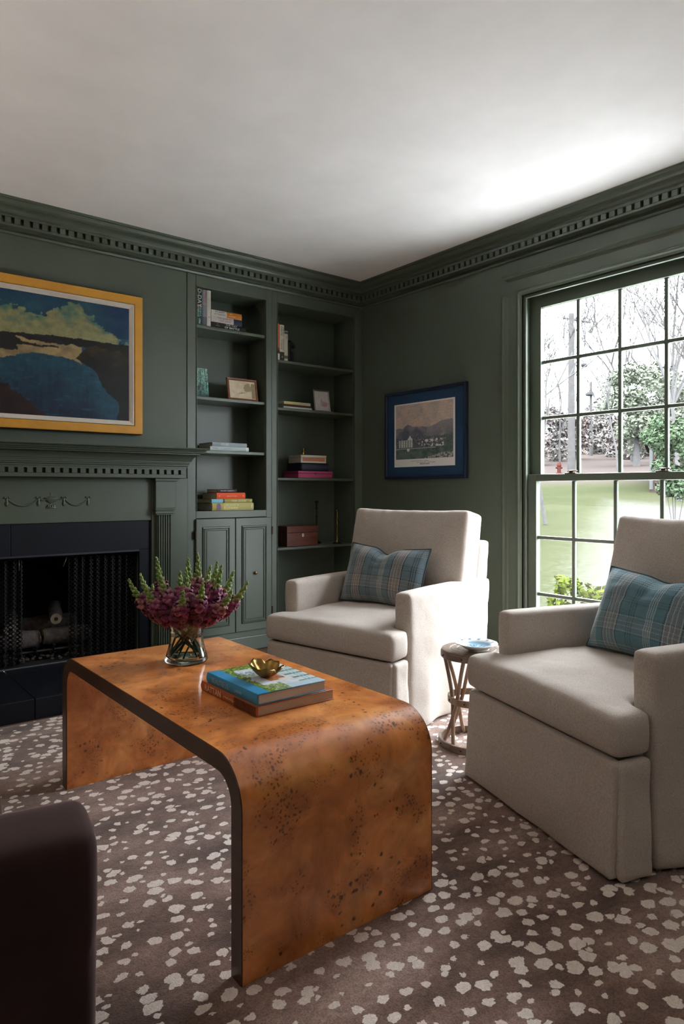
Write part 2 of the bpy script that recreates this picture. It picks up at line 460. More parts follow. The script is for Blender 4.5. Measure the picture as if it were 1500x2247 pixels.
def m_glass_pane():
    t = NT('window_glass')
    tr = t.new('ShaderNodeBsdfTransparent'); gl = t.new('ShaderNodeBsdfGlossy'); gl.inputs['Roughness'].default_value = 0.02
    tr.inputs['Color'].default_value = (0.97, 0.98, 0.97, 1)
    mx = t.new('ShaderNodeMixShader'); mx.inputs[0].default_value = 0.05
    t.link(tr.outputs[0], mx.inputs[1]); t.link(gl.outputs[0], mx.inputs[2]); t.link(mx.outputs[0], t.out.inputs['Surface'])
    t.n.remove(t.p); return t.m
PANE = m_glass_pane()
def m_glass(name, col, ior=1.45, rough=0.0):
    t = NT(name); t.base(col); t.p.inputs['Transmission Weight'].default_value = 1.0; t.p.inputs['IOR'].default_value = ior
    t.p.inputs['Roughness'].default_value = rough; return t.m
VASEGLASS = m_glass('clear_vase_glass', (0.93, 0.97, 0.93, 1)); WATER = m_glass('vase_water', (0.93, 0.96, 0.86, 1), 1.33)

# ================================================================== THE ROOM
XL, YR, H = -6.2, -6.5, 2.695           # left wall, rear wall, ceiling height
CORNER_P = 0.13                          # crown projection
WY0, WY1, WZ0, WZ1 = -2.699, -1.515, 0.055, 2.312   # visible window opening in the right wall
struct('floor', MB().box(XL, 0, YR, 0.4, -0.12, 0), FLOORWOOD)
struct('ceiling', MB().box(XL - 0.2, 0.2, YR - 0.2, 0.5, H, H + 0.12), CEIL)

# right wall with its window opening
wr = MB()
T = 0.18
for (a, b) in ((WY1, 0.5), (YR, WY0)): wr.box(0, T, a, b, 0, H)
for (a, b) in ((WY0, WY1),): wr.box(0, T, a, b, 0, WZ0).box(0, T, a, b, WZ1, H)
struct('wall_right', wr, WALL)
struct('wall_left', MB().box(XL - 0.15, XL, YR, 0.5, 0, H), WALL)
wb = MB().box(XL, 0, YR - 0.15, YR, 0, H)
struct('wall_rear', wb, WALL)
# back wall: chimney breast with the fireplace opening, strip over the bookcases, outer skin behind them
FX0, FX1, FZ0, FZ1 = -2.86, -1.82, 0.108, 0.742
XG = -1.495
bk = MB()
bk.box(XL, FX0, 0, 0.36, 0, 2.56).box(FX1, XG, 0, 0.36, 0, 2.56).box(FX0, FX1, 0, 0.36, FZ1, 2.56).box(FX0, FX1, 0, 0.36, 0, 0.02)
bk.box(XL, 0, 0, 0.36, 2.53, H).box(XG, 0.0, 0.33, 0.36, 0, 2.53)
struct('wall_back', bk, WALL)

# crown mouldings with dentils
CROWN = [(0.0, 2.528), (0.010, 2.530), (0.016, 2.540), (0.010, 2.550), (0.006, 2.553), (0.006, 2.560), (0.056, 2.560), (0.056, 2.573), (0.032, 2.573), (0.032, 2.606), (0.062, 2.606), (0.062, 2.618),
         (0.052, 2.620), (0.052, 2.626), (0.056, 2.636), (0.066, 2.646), (0.080, 2.652), (0.096, 2.656), (0.108, 2.664), (0.116, 2.674), (0.118, 2.680), (0.130, 2.682), (0.130, 2.695)]
def crown_back(x_end):
    m = MB(); m.strip([[(x_end, -p, z) for p, z in CROWN], [(-p, -p, z) for p, z in CROWN]]); return m
def crown_right(y_end):
    m = MB(); m.strip([[(-p, -p, z) for p, z in CROWN], [(-p, y_end, z) for p, z in CROWN]]); return m
t1 = obj('trim_1', crown_back(XL), TRIM); t1['kind'] = 'structure'
t2 = obj('trim_2', crown_right(YR), TRIM); t2['kind'] = 'structure'
dent = MB().bbox(-0.0155, 0.0155, -0.060, -0.030, 2.5735, 2.6055, 0.0015, 1).mesh('dentil', TRIM)
dentr = MB().bbox(-0.060, -0.030, -0.0155, 0.0155, 2.5735, 2.6055, 0.0015, 1).mesh('dentil', TRIM)
k = 0
x = -0.080
while x > -3.6:
    inst('dentil', dent, t1, (x, 0, 0)); x -= 0.048
y = -0.080
while y > -4.4:
    inst('dentil', dentr, t2, (0, y, 0)); y -= 0.048

# baseboards
def base_prof(): return [(0, 0), (0.018, 0), (0.018, 0.10), (0.010, 0.115), (0, 0.125)]
b1 = MB()
b1.prism([(-p, z) for p, z in base_prof()], 'y', YR, WY0 - 0.14).prism([(-p, z) for p, z in base_prof()], 'y', WY1 + 0.14, 0)
struct('baseboard_right', b1, TRIM)
struct('baseboard_back', MB().prism([(-p, z) for p, z in base_prof()], 'x', XL, -3.15), TRIM)

# ------------------------------------------------------------------ window_1
WC = (WY0 + WY1) / 2
win = struct_root('window_1', (0.05, WC, WZ0))
def wpart(name, mb, mat=TRIM, smooth=False): return obj(name, mb, mat, win, smooth)
def mirror_y(a, b): return (2 * WC - b, 2 * WC - a)
# casing: stepped profile (distance from opening edge outward, projection into room)
CP = [(-0.012, 0.0), (-0.012, 0.012), (0.0, 0.018), (0.008, 0.026), (0.016, 0.018), (0.024, 0.018), (0.030, 0.014), (0.088, 0.014), (0.094, 0.020), (0.102, 0.032), (0.118, 0.036), (0.128, 0.030), (0.132, 0.0)]
def casing(side):
    m = MB()
    if side == 'left': m.prism([(-p, WY1 + d) for d, p in CP], 'z', 0.0, WZ1)
    elif side == 'right': m.prism([(-p, WY0 - d) for d, p in CP], 'z', 0.0, WZ1)
    else:
        m.strip([[(-p, WY1 + d, WZ1 + d) for d, p in CP], [(-p, WY0 - d, WZ1 + d) for d, p in CP]])
    return m
# prism('z') takes (x, y)
for sd in ('left', 'right'): wpart('casing', casing(sd))
wpart('casing', casing('head'))
wpart('jamb', MB().box(-0.012, 0.17, WY1 - 0.012, WY1 + 0.001, WZ0, WZ1)); wpart('jamb', MB().box(-0.012, 0.17, WY0 - 0.001, WY0 + 0.012, WZ0, WZ1)); wpart('jamb', MB().box(-0.012, 0.17, WY0, WY1, WZ1 - 0.012, WZ1 + 0.001))
wpart('stop_bead', MB().bbox(0.004, 0.024, WY1 - 0.030, WY1 - 0.012, WZ0, WZ1, 0.004)); wpart('stop_bead', MB().bbox(0.004, 0.024, WY0 + 0.012, WY0 + 0.030, WZ0, WZ1, 0.004))
wpart('stop_bead', MB().bbox(0.004, 0.024, WY0 + 0.012, WY1 - 0.012, WZ1 - 0.030, WZ1 - 0.012, 0.004))
wpart('sill', MB().bbox(-0.05, 0.20, WY0 - 0.03, WY1 + 0.03, WZ0 - 0.03, WZ0 + 0.006, 0.006))
GL, GR = -1.603, -2.611                  # glass edges
def sash(x0, x1, ztop, zbot, rail_t, rail_b, ya, yb, rows):
    wpart('stile', MB().bbox(x0, x1, GL, ya, zbot, ztop, 0.003)); wpart('stile', MB().bbox(x0, x1, yb, GR, zbot, ztop, 0.003))
    wpart('top_rail', MB().bbox(x0, x1, GR - 0.001, GL + 0.001, rail_t, ztop, 0.003)); wpart('bottom_rail', MB().bbox(x0, x1, GR - 0.001, GL + 0.001, zbot, rail_b, 0.003))
    cols = [GL, -1.848, -2.107, -2.366, GR]
    xm = x1 - 0.008
    mw = 0.0105
    for c in cols[1:-1]: wpart('muntin', MB().bbox(xm - 0.016, xm + 0.004, c - mw, c + mw, rail_b, rail_t, 0.004))
    zs = [rail_t] + rows + [rail_b]
    for r in rows:
        for i in range(4): wpart('muntin', MB().bbox(xm - 0.016, xm + 0.004, cols[i + 1] + (mw if i < 3 else 0), cols[i] - (mw if i > 0 else 0), r - mw, r + mw, 0.004))
    for i in range(4):
        for j in range(len(zs) - 1):
            wpart('pane', MB().box(xm - 0.0012, xm + 0.0012, cols[i + 1], cols[i], zs[j + 1], zs[j]), PANE)
sash(0.072, 0.110, WZ1 - 0.012, 1.166, 2.222, 1.203, WY1 - 0.012, WY0 + 0.012, [1.889, 1.549])
sash(0.026, 0.064, 1.205, WZ0 + 0.008, 1.163, 0.140, WY1 - 0.012, WY0 + 0.012, [0.823, 0.480])
for yy in (-1.832, -2.372):
    lk = MB(); lk.bbox(0.028, 0.064, yy - 0.035, yy + 0.035, 1.205, 1.211, 0.002); lk.lathe([(0.014, 0), (0.014, 0.012), (0.008, 0.016)], (0.046, yy, 1.211), 14); lk.bbox(0.036, 0.050, yy - 0.038, yy + 0.022, 1.219, 1.225, 0.002)
    wpart('sash_lock', lk, BRONZE)

# ================================================================== BUILT-IN BOOKCASES
LX0, LX1 = -1.427, -0.884       # opening of the unit beside the fireplace
RX0, RX1 = -0.797, -0.072       # opening of the unit in the corner
OT, DEP = 2.456, 0.27           # top of openings, inner depth
bl = thing('bookcase', 'green built-in bookcase with two panelled cupboard doors, beside the fireplace', 'bookcase', (-1.16, 0.1, 0))
def bp(par, name, *b, bev=0.002, mat=TRIM):
    return obj(name, MB().bbox(*b, bev), mat, par)
bp(bl, 'stile', -1.489, LX0, 0, 0.03, 0.0, 2.529); bp(bl, 'stile', LX1, -0.8405, 0, 0.03, 0.0, 2.529)
bp(bl, 'rail', LX0, LX1, 0, 0.03, OT, 2.529); bp(bl, 'rail', LX0, LX1, 0, 0.03, 0.922, 0.970); bp(bl, 'plinth', LX0, LX1, 0, 0.03, 0.0, 0.135)
bp(bl, 'back_panel', LX0 - 0.02, LX1 + 0.02, DEP, DEP + 0.012, 0.0, OT + 0.01); bp(bl, 'side_panel', LX0 - 0.02, LX0, 0.03, DEP, 0.0, OT); bp(bl, 'side_panel', LX1, LX1 + 0.02, 0.03, DEP, 0.0, OT)
bp(bl, 'top_panel', LX0, LX1, 0.03, DEP, OT, OT + 0.02); bp(bl, 'cupboard_top', LX0, LX1, 0.03, DEP, 0.948, 0.969)
LS = [2.205, 1.732, 1.3755]
for z in LS: bp(bl, 'shelf', LX0 + 0.002, LX1 - 0.006, 0.012, DEP, z - 0.021, z, bev=0.003)
bead = MB()
for (a, b, c, d) in ((LX0, LX0 + 0.006, 0.97, OT), (LX1 - 0.006, LX1, 0.97, OT), (LX0, LX1, OT - 0.006, OT)): bead.bbox(a, b, -0.006, 0.004, c, d, 0.0025)
obj('bead_moulding', bead, TRIM, bl)
bp(bl, 'base_moulding', -1.49, -0.8405, -0.014, 0.0, 0.0, 0.098, bev=0.006)
def door(x0, x1, knob, hinge_x, hz):
    z0, z1 = 0.139, 0.918
    d = obj('door', MB().bbox(x0, x1, -0.018, 0.002, z0, z1, 0.003), TRIM, bl)
    a0, a1, b0, b1 = x0 + 0.042, x1 - 0.042, z0 + 0.052, z1 - 0.052
    fr = MB()
    prof = [(0.0, 0.0), (0.004, 0.008), (0.010, 0.010), (0.014, 0.004), (0.018, 0.007), (0.024, 0.007), (0.028, 0.0)]
    def ringpt(i, p):
        o = p[0]
        return [(a0 + o, -0.018 - p[1], b0 + o), (a1 - o, -0.018 - p[1], b0 + o), (a1 - o, -0.018 - p[1], b1 - o), (a0 + o, -0.018 - p[1], b1 - o)][i]
    fr.strip([[ringpt(i % 4, p) for p in prof] for i in range(5)])
    obj('panel_moulding', fr, TRIM, d)
    obj('raised_panel', MB().bbox(a0 + 0.032, a1 - 0.032, -0.0215, -0.016, b0 + 0.032, b1 - 0.032, 0.002), TRIM, d)
    if knob:
        kb = MB(); kb.lathe([(0.006, 0), (0.006, 0.010), (0.012, 0.014), (0.015, 0.020), (0.013, 0.027), (0.005, 0.030)], (0, 0, 0), 18)
        me = kb.mesh('knob', BRASS, 40); me.transform(Matrix.Translation((knob[0], -0.018, knob[1])) @ Matrix.Rotation(PI / 2, 4, 'X') @ Matrix.Scale(0.8, 4))
        obj('knob', me, m_plain('aged_brass_knob', rgb(120, 100, 66), 0.3, 0.2, 60, metal=0.9), d, label='small brass knob')
    for h in hz:
        obj('hinge', MB().bbox(hinge_x - 0.006, hinge_x + 0.006, -0.024, -0.002, h - 0.028, h + 0.028, 0.003), BRONZE, d, label='dark metal hinge')
door(-1.434, -1.1445, None, -1.438, (0.815,))
door(-1.1395, -0.852, (-0.990, 0.535), -0.848, (0.825, 0.262))

br = thing('bookcase', 'green built-in bookcase of open shelves in the room corner', 'bookcase', (-0.42, 0.1, 0))
bp(br, 'stile', -0.8395, RX0, 0, 0.03, 0.0, 2.529); bp(br, 'stile', RX1, -0.001, 0, 0.03, 0.0, 2.529)
bp(br, 'rail', RX0, RX1, 0, 0.03, OT, 2.529); bp(br, 'rail', RX0, RX1, 0, 0.03, 0.0, 0.135)
bp(br, 'back_panel', RX0 - 0.02, RX1 + 0.02, DEP, DEP + 0.012, 0.0, OT + 0.01); bp(br, 'side_panel', RX0 - 0.02, RX0, 0.03, DEP, 0.0, OT); bp(br, 'side_panel', RX1, RX1 + 0.02, 0.03, DEP, 0.0, OT)
bp(br, 'top_panel', RX0, RX1, 0.03, DEP, OT, OT + 0.02)
RS = [2.047, 1.705, 1.199, 0.694, 0.155]
for z in RS: bp(br, 'shelf', RX0 + 0.002, RX1 - 0.010, 0.012, DEP, z - 0.019, z, bev=0.003)
bead = MB()
for (a, b, c, d) in ((RX0, RX0 + 0.006, 0.135, OT), (RX1 - 0.006, RX1, 0.135, OT), (RX0, RX1, OT - 0.006, OT)): bead.bbox(a, b, -0.006, 0.004, c, d, 0.0025)
obj('bead_moulding', bead, TRIM, br)

# ================================================================== FIREPLACE
FXC = (FX0 + FX1) / 2
mt = thing('fireplace_mantel', 'green painted mantelpiece with dentils, fluted pilasters and an urn relief', 'mantel', (FXC, -0.05, 0.0))
def mp_(name, mb, mat=TRIM, smooth=False, par=None, label=None): return obj(name, mb, mat, par or mt, smooth, label=label)
MXR = -1.648; MXL = 2 * FXC - MXR
def mitred(prof, xr=MXR, xl=MXL):
    m = MB()
    m.strip([[(xl - p, 0.0, z) for p, z in prof], [(xl - p, -p, z) for p, z in prof], [(xr + p, -p, z) for p, z in prof], [(xr + p, 0.0, z) for p, z in prof]])
    return m
mp_('mantel_shelf', mitred([(0.10, 1.337), (0.176, 1.337), (0.182, 1.343), (0.182, 1.347), (0.194, 1.349), (0.198, 1.354), (0.194, 1.359), (0.204, 1.360), (0.210, 1.366), (0.206, 1.372), (0.0, 1.3725)]), TRIM, 30)
mp_('cove_moulding', mitred([(0.10, 1.283), (0.124, 1.283), (0.124, 1.288), (0.128, 1.291), (0.132, 1.302), (0.142, 1.316), (0.158, 1.328), (0.168, 1.331), (0.168, 1.338), (0.10, 1.338)]), TRIM, 30)
mp_('bed_moulding', mitred([(0.06, 1.249), (0.106, 1.249), (0.106, 1.256), (0.112, 1.262), (0.112, 1.268), (0.118, 1.270), (0.120, 1.277), (0.118, 1.283), (0.06, 1.2835)]), TRIM, 30)
mp_('dentil_backing', mitred([(0.0, 1.1835), (0.094, 1.1835), (0.098, 1.186), (0.098, 1.207), (0.074, 1.207), (0.074, 1.236), (0.100, 1.236), (0.100, 1.2495), (0.0, 1.2495)]))
dmm = MB().bbox(-0.0155, 0.0155, -0.101, -0.072, 1.2065, 1.2365, 0.0012, 1).mesh('dentil', TRIM)
dmm.transform(Matrix.Translation((-FXC, 0.05, 0)))
x = MXR + 0.082
while x > MXL - 0.09:
    inst('dentil', dmm, mt, (x, 0, 0)); x -= 0.0478
mp_('frieze_board', MB().bbox(-2.945, -1.738, -0.030, 0.0, 0.921, 1.186, 0.004))
def pilaster(sg):
    def X(a, b):
        a, b = (a, b) if sg > 0 else (2 * FXC - b, 2 * FXC - a); return a, b
    mp_('pilaster_backing', MB().bbox(*X(-1.746, -1.505), -0.038, 0.0, 0.0, 1.186, 0.003))
    sh = MB()
    xa, xb = X(-1.722, -1.630)
    n = 6; w = (xb - xa) / n; poly = [(xa, -0.036)]
    poly += [(xa, -0.058)]
    for i in range(n):
        c0 = xa + i * w
        poly.append((c0 + w * 0.22, -0.062))
        for kk in range(1, 6):
            a = PI * kk / 6; poly.append((c0 + w * 0.5 - math.cos(a) * w * 0.30, -0.062 + math.sin(a) * 0.0105))
        poly.append((c0 + w * 0.80, -0.062))
    poly += [(xb, -0.058), (xb, -0.036)]
    sh.prism(poly, 'z', 0.10, 0.953)
    p = mp_('pilaster', sh)
    cap = MB()
    for i, (pr, z0, z1) in enumerate(((0.010, 0.953, 0.962), (0.018, 0.962, 0.976), (0.013, 0.976, 0.985), (0.020, 0.985, 0.995))):
        a, b = X(-1.722 - pr, -1.630 + pr); cap.bbox(a, b, -0.062 - pr, -0.036, z0, z1, 0.003)
    mp_('capital', cap, par=p)
    a, b = X(-1.735, -1.600); mp_('impost_block', MB().bbox(a, b, -0.070, -0.036, 0.995, 1.17, 0.003), par=p)
    a, b = X(-1.742, -1.590); mp_('cap_fillet', MB().bbox(a, b, -0.080, -0.036, 1.165, 1.186, 0.004), par=p)
    a, b = X(-1.735, -1.600); mp_('plinth_block', MB().bbox(a, b, -0.072, -0.036, 0.0, 0.12, 0.003), par=p)
pilaster(1); pilaster(-1)
# carved relief: urn, swags, tassels
YF = -0.030
urn = MB()
urn.lathe([(0.030, 0), (0.030, 0.004), (0.022, 0.010), (0.010, 0.018), (0.006, 0.022), (0.010, 0.027), (0.026, 0.036), (0.036, 0.046), (0.040, 0.054), (0.040, 0.058), (0.030, 0.060), (0.012, 0.066), (0.006, 0.070), (0.005, 0.074), (0.009, 0.078), (0.006, 0.084), (0.001, 0.087)], (FXC - 0.004, YF, 1.008), 20, sy=0.35)
uo = mp_('urn_relief', urn, smooth=40)
for k in range(9):
    a = 2 * PI * k / 9
    mp_('acanthus_leaf', MB().ico((FXC - 0.004 + 0.018 * math.cos(a), YF - 0.004 - 0.004 * abs(math.sin(a)), 1.016 + 0.004 * (k % 2)), 0.005, 1, (1, 0.8, 1.6)), smooth=True, par=uo)
tx = [FXC + v for v in (-0.2365, -0.072, 0.066, 0.204)]
TZ = 1.066
for x in tx:
    o = mp_('tassel', MB().lathe([(0.002, 0.0), (0.006, -0.006), (0.005, -0.018), (0.0085, -0.030), (0.008, -0.040), (0.003, -0.047)], (x, YF - 0.002, TZ), 12, sy=0.6), smooth=40)
    mp_('bow', MB().ico((x - 0.010, YF - 0.003, TZ + 0.002), 0.007, 1, (1.2, 0.7, 0.9)).ico((x + 0.010, YF - 0.003, TZ + 0.002), 0.007, 1, (1.2, 0.7, 0.9)).ico((x, YF - 0.003, TZ), 0.005, 1), smooth=True, par=o)
def swag(x0, x1, sag, r=0.004):
    pts = []; rr = []
    for i in range(17):
        u = i / 16; pts.append((x0 + (x1 - x0) * u, YF - 0.003, TZ - 0.004 - sag * 4 * u * (1 - u))); rr.append(r * (0.45 + 0.9 * math.sin(PI * u)))
    return mp_('swag', MB().tube(pts, rr, 8), smooth=40)
swag(tx[0], tx[1], 0.040); swag(tx[2], tx[3], 0.040); swag(tx[1], FXC - 0.028, 0.010, 0.003); swag(FXC + 0.026, tx[2], 0.004, 0.002)

sr = thing('fireplace_surround', 'black slate fireplace surround under the mantel', 'fireplace', (FXC, -0.01, 0.0))
JN = -2.555
obj('slate_slab', MB().bbox(-2.935, JN - 0.001, -0.020, -0.0005, FZ1, 0.922, 0.002), SLATE, sr); obj('slate_slab', MB().bbox(JN + 0.001, -1.747, -0.020, -0.0005, FZ1, 0.922, 0.002), SLATE, sr)
obj('slate_slab', MB().bbox(FX1, -1.747, -0.020, -0.0005, 0.108, FZ1 - 0.001, 0.002), SLATE, sr); obj('slate_slab', MB().bbox(-2.935, FX0, -0.020, -0.0005, 0.108, FZ1 - 0.001, 0.002), SLATE, sr)
obj('lintel_edge', MB().bbox(FX0, FX1, -0.021, 0.012, FZ1 - 0.012, FZ1 + 0.0005, 0.002), cm(44, 48, 56, 0.4), sr)
he = thing('hearth', 'raised black slate hearth step at the edge of the rug', 'hearth', (FXC, -0.3, 0.0))
obj('slate_slab', MB().bbox(-3.16, JN - 0.03, -0.630, 0.02, 0.002, 0.108, 0.004), SLATE, he); obj('slate_slab', MB().bbox(JN - 0.027, -1.52, -0.630, -0.082, 0.002, 0.108, 0.004), SLATE, he); obj('slate_slab', MB().bbox(JN - 0.027, FX1 + 0.07, -0.081, 0.02, 0.002, 0.108, 0.004), SLATE, he)
fb = struct_root('firebox', (FXC, 0.3, 0.11)); fb['label'] = 'sooty black brick firebox'
fbx = MB(); e = 0.62
fbx.add([(FX0, 0.02, 0.108), (FX1, 0.02, 0.108), (FX1 - 0.14, e, 0.108), (FX0 + 0.14, e, 0.108), (FX0, 0.02, FZ1 + .1), (FX1, 0.02, FZ1 + .1), (FX1 - 0.14, e, FZ1 + .1), (FX0 + 0.14, e, FZ1 + .1)],
        [(0, 1, 2, 3), (4, 7, 6, 5), (1, 5, 6, 2), (2, 6, 7, 3), (3, 7, 4, 0)])
obj("firebox_lining", fbx, SOOT, fb)
obj('metal_edge_strip', MB().bbox(FX0, FX1, -0.004, 0.016, 0.108, 0.116, 0.002), cm(120, 122, 130, 0.35, metal=0.8), sr, label='pale metal strip along the firebox floor')

# fire screen: pleated mesh curtains on a rod
def m_mesh():
    t = NT('chain_mesh')
    uv = t.coord('Object', (260, 1, 260)); s = t.new('ShaderNodeSeparateXYZ'); t.link(uv, s.inputs[0])
    a = t.math('SINE', t.math('ADD', s.outputs[0], s.outputs[2])); b = t.math('SINE', t.math('SUBTRACT', s.outputs[0], s.outputs[2]))
    h = t.math('GREATER_THAN', t.math('MAXIMUM', a, b), 0.30)
    tr = t.new('ShaderNodeBsdfTransparent'); mx = t.new('ShaderNodeMixShader')
    t.base(rgb(26, 25, 27)); t.p.inputs['Metallic'].default_value = 0.3; t.p.inputs['Roughness'].default_value = 0.6
    t.link(h, mx.inputs[0]); t.link(tr.outputs[0], mx.inputs[1]); t.link(t.p.outputs[0], mx.inputs[2]); t.link(mx.outputs[0], t.out.inputs['Surface']); return t.m
MESHM = m_mesh()
fs = thing('fire_screen', 'black chain mesh fire curtains hanging open in front of the logs', 'fire screen', (FXC, 0.05, 0.12))
obj('curtain_rod', MB().tube([(FX0, 0.05, FZ1 - 0.022), (FX1, 0.05, FZ1 - 0.022)], 0.006, 8), BLACKM, fs, 40)
def curtain(x0, x1, n):
    rows = []
    for z in (0.118, 0.30, 0.50, FZ1 - 0.025):
        rows.append([(x0 + (x1 - x0) * i / (n * 10), 0.05 + 0.013 * math.sin(2 * PI * i / 10) * (1 - 0.15 * (z > 0.5)) + 0.003 * math.sin(i * 0.37), z) for i in range(n * 10 + 1)])
    return obj('mesh_curtain', MB().strip(rows), MESHM, fs, True)
curtain(-2.225, FX1 - 0.004, 9); curtain(FX0 + 0.004, -2.475, 9)
obj('pull_chain', MB().tube([(-2.50, 0.03, 0.715), (-2.50, 0.028, 0.655)], 0.003, 6), cm(120, 118, 116, 0.4, metal=0.7), fs, True); obj('pull_chain', MB().tube([(-2.240, 0.03, 0.715), (-2.262, 0.028, 0.662)], 0.003, 6), cm(120, 118, 116, 0.4, metal=0.7), fs, True)
# logs on a grate
BARK = m_plain('charred_bark', rgb(78, 70, 66), 0.9, 0.55, 45, 0.9, 70); LOGEND = m_plain('cut_log_end', rgb(150, 138, 116), 0.85, 0.15, 40); HEART = cm(40, 32, 26, 0.9)
gr_ = thing('fire_grate', 'black iron grate under the fire logs', 'grate', (FXC, 0.25, 0.11))
for i in range(6):
    x = FXC - 0.25 + i * 0.1
    obj('grate_bar', MB().tube([(x, 0.10, 0.20), (x, 0.12, 0.17), (x, 0.40, 0.17), (x, 0.43, 0.22)], 0.008, 6), BLACKM, gr_)
for yy in (0.14, 0.38):
    obj('cross_bar', MB().tube([(FXC - 0.29, yy, 0.162), (FXC + 0.29, yy, 0.162)], 0.008, 6), BLACKM, gr_)
for (sx, sy) in ((-1, 0.14), (1, 0.14), (-1, 0.38), (1, 0.38)): obj('leg', MB().tube([(FXC + sx * 0.22, sy, 0.165), (FXC + sx * 0.22, sy, 0.111)], 0.009, 6), BLACKM, gr_)
def log(a, b, r, label, seed):
    a, b = Vector(a), Vector(b); d = (b - a); n = 9
    t = thing('fire_log', label, 'log', tuple((a + b) / 2), 0, 'charred logs in the fireplace')
    pts = [a + d * (i / (n - 1)) for i in range(n)]
    rs = [r * (1 + 0.12 * fbm(i * 0.7, seed)) for i in range(n)]
    m = MB().tube(pts, rs, 14)
    for i, v in enumerate(m.v):
        q = Vector(v); w = fbm(q.x * 28, q.y * 28, q.z * 28 + seed) * 0.010; ax = a + d * ((q - a).dot(d) / d.length_squared); dr = (q - ax)
        if dr.length > 1e-4: m.v[i] = tuple(q + dr.normalized() * w)
    obj('bark', m, BARK, t, 60)
    dn = d.normalized()
    for (p, s) in ((a, -1), (b, 1)):
        obj('cut_end', MB().tube([p + dn * (s * 0.0), p + dn * (s * 0.005)], r * 0.86, 14), LOGEND, t)
        obj('heartwood', MB().tube([p + dn * (s * 0.003), p + dn * (s * 0.007)], r * 0.3, 10), HEART, t)
log((-2.62, 0.16, 0.235), (-2.36, 0.20, 0.225), 0.052, 'front charred log on the left of the grate', 1)
log((-2.33, 0.17, 0.235), (-2.08, 0.16, 0.235), 0.050, 'front charred log on the right of the grate', 2)
log((-2.52, 0.14, 0.305), (-2.46, 0.42, 0.335), 0.040, 'short log lying front to back with a pale cut end', 3)
log((-2.275, 0.12, 0.345), (-2.20, 0.42, 0.375), 0.036, 'upper log with a pale ring-marked cut end', 4)
log((-2.60, 0.36, 0.265), (-2.10, 0.37, 0.275), 0.058, 'long dark log across the back of the grate', 5)
em = MB(); rnd = random.Random(3)
for i in range(130):
    em.ico((rnd.uniform(FX0 + 0.2, FX1 - 0.2), rnd.uniform(0.07, 0.36), 0.116 + rnd.uniform(0, 0.018)), rnd.uniform(0.006, 0.016), 1, (1, 1, 0.7))
eo = obj('embers', em, BARK); eo['kind'] = 'stuff'; eo['label'] = 'grey lava rock embers on the firebox floor'; eo['category'] = 'embers'

# ================================================================== PICTURES
def col_grid(x0, x1, z0, z1, nx, nz, fn, to3):
    m = MB(); vs = []; cs = []
    for j in range(nz + 1):
        for i in range(nx + 1):
            u, v = i / nx, j / nz
            vs.append(to3(x0 + (x1 - x0) * u, z0 + (z1 - z0) * v)); cs.append(fn(u, v))
    m.v = vs; m.col = cs
    m.f = [(j * (nx + 1) + i, j * (nx + 1) + i + 1, (j + 1) * (nx + 1) + i + 1, (j + 1) * (nx + 1) + i) for j in range(nz) for i in range(nx)]
    m.mi = [0] * len(m.f); return m
def lerp3(a, b, t):
    t = max(0, min(1, t)); return tuple(a[i] + (b[i] - a[i]) * t for i in range(3))
def interp(pts, x):
    if x <= pts[0][0]: return pts[0][1]
    for (a, b), (c, d) in zip(pts, pts[1:]):
        if x <= c: return b + (d - b) * (x - a) / (c - a)
    return pts[-1][1]
PC0, PC1, PZ0, PZ1 = -2.789, -1.889, 1.531, 2.218
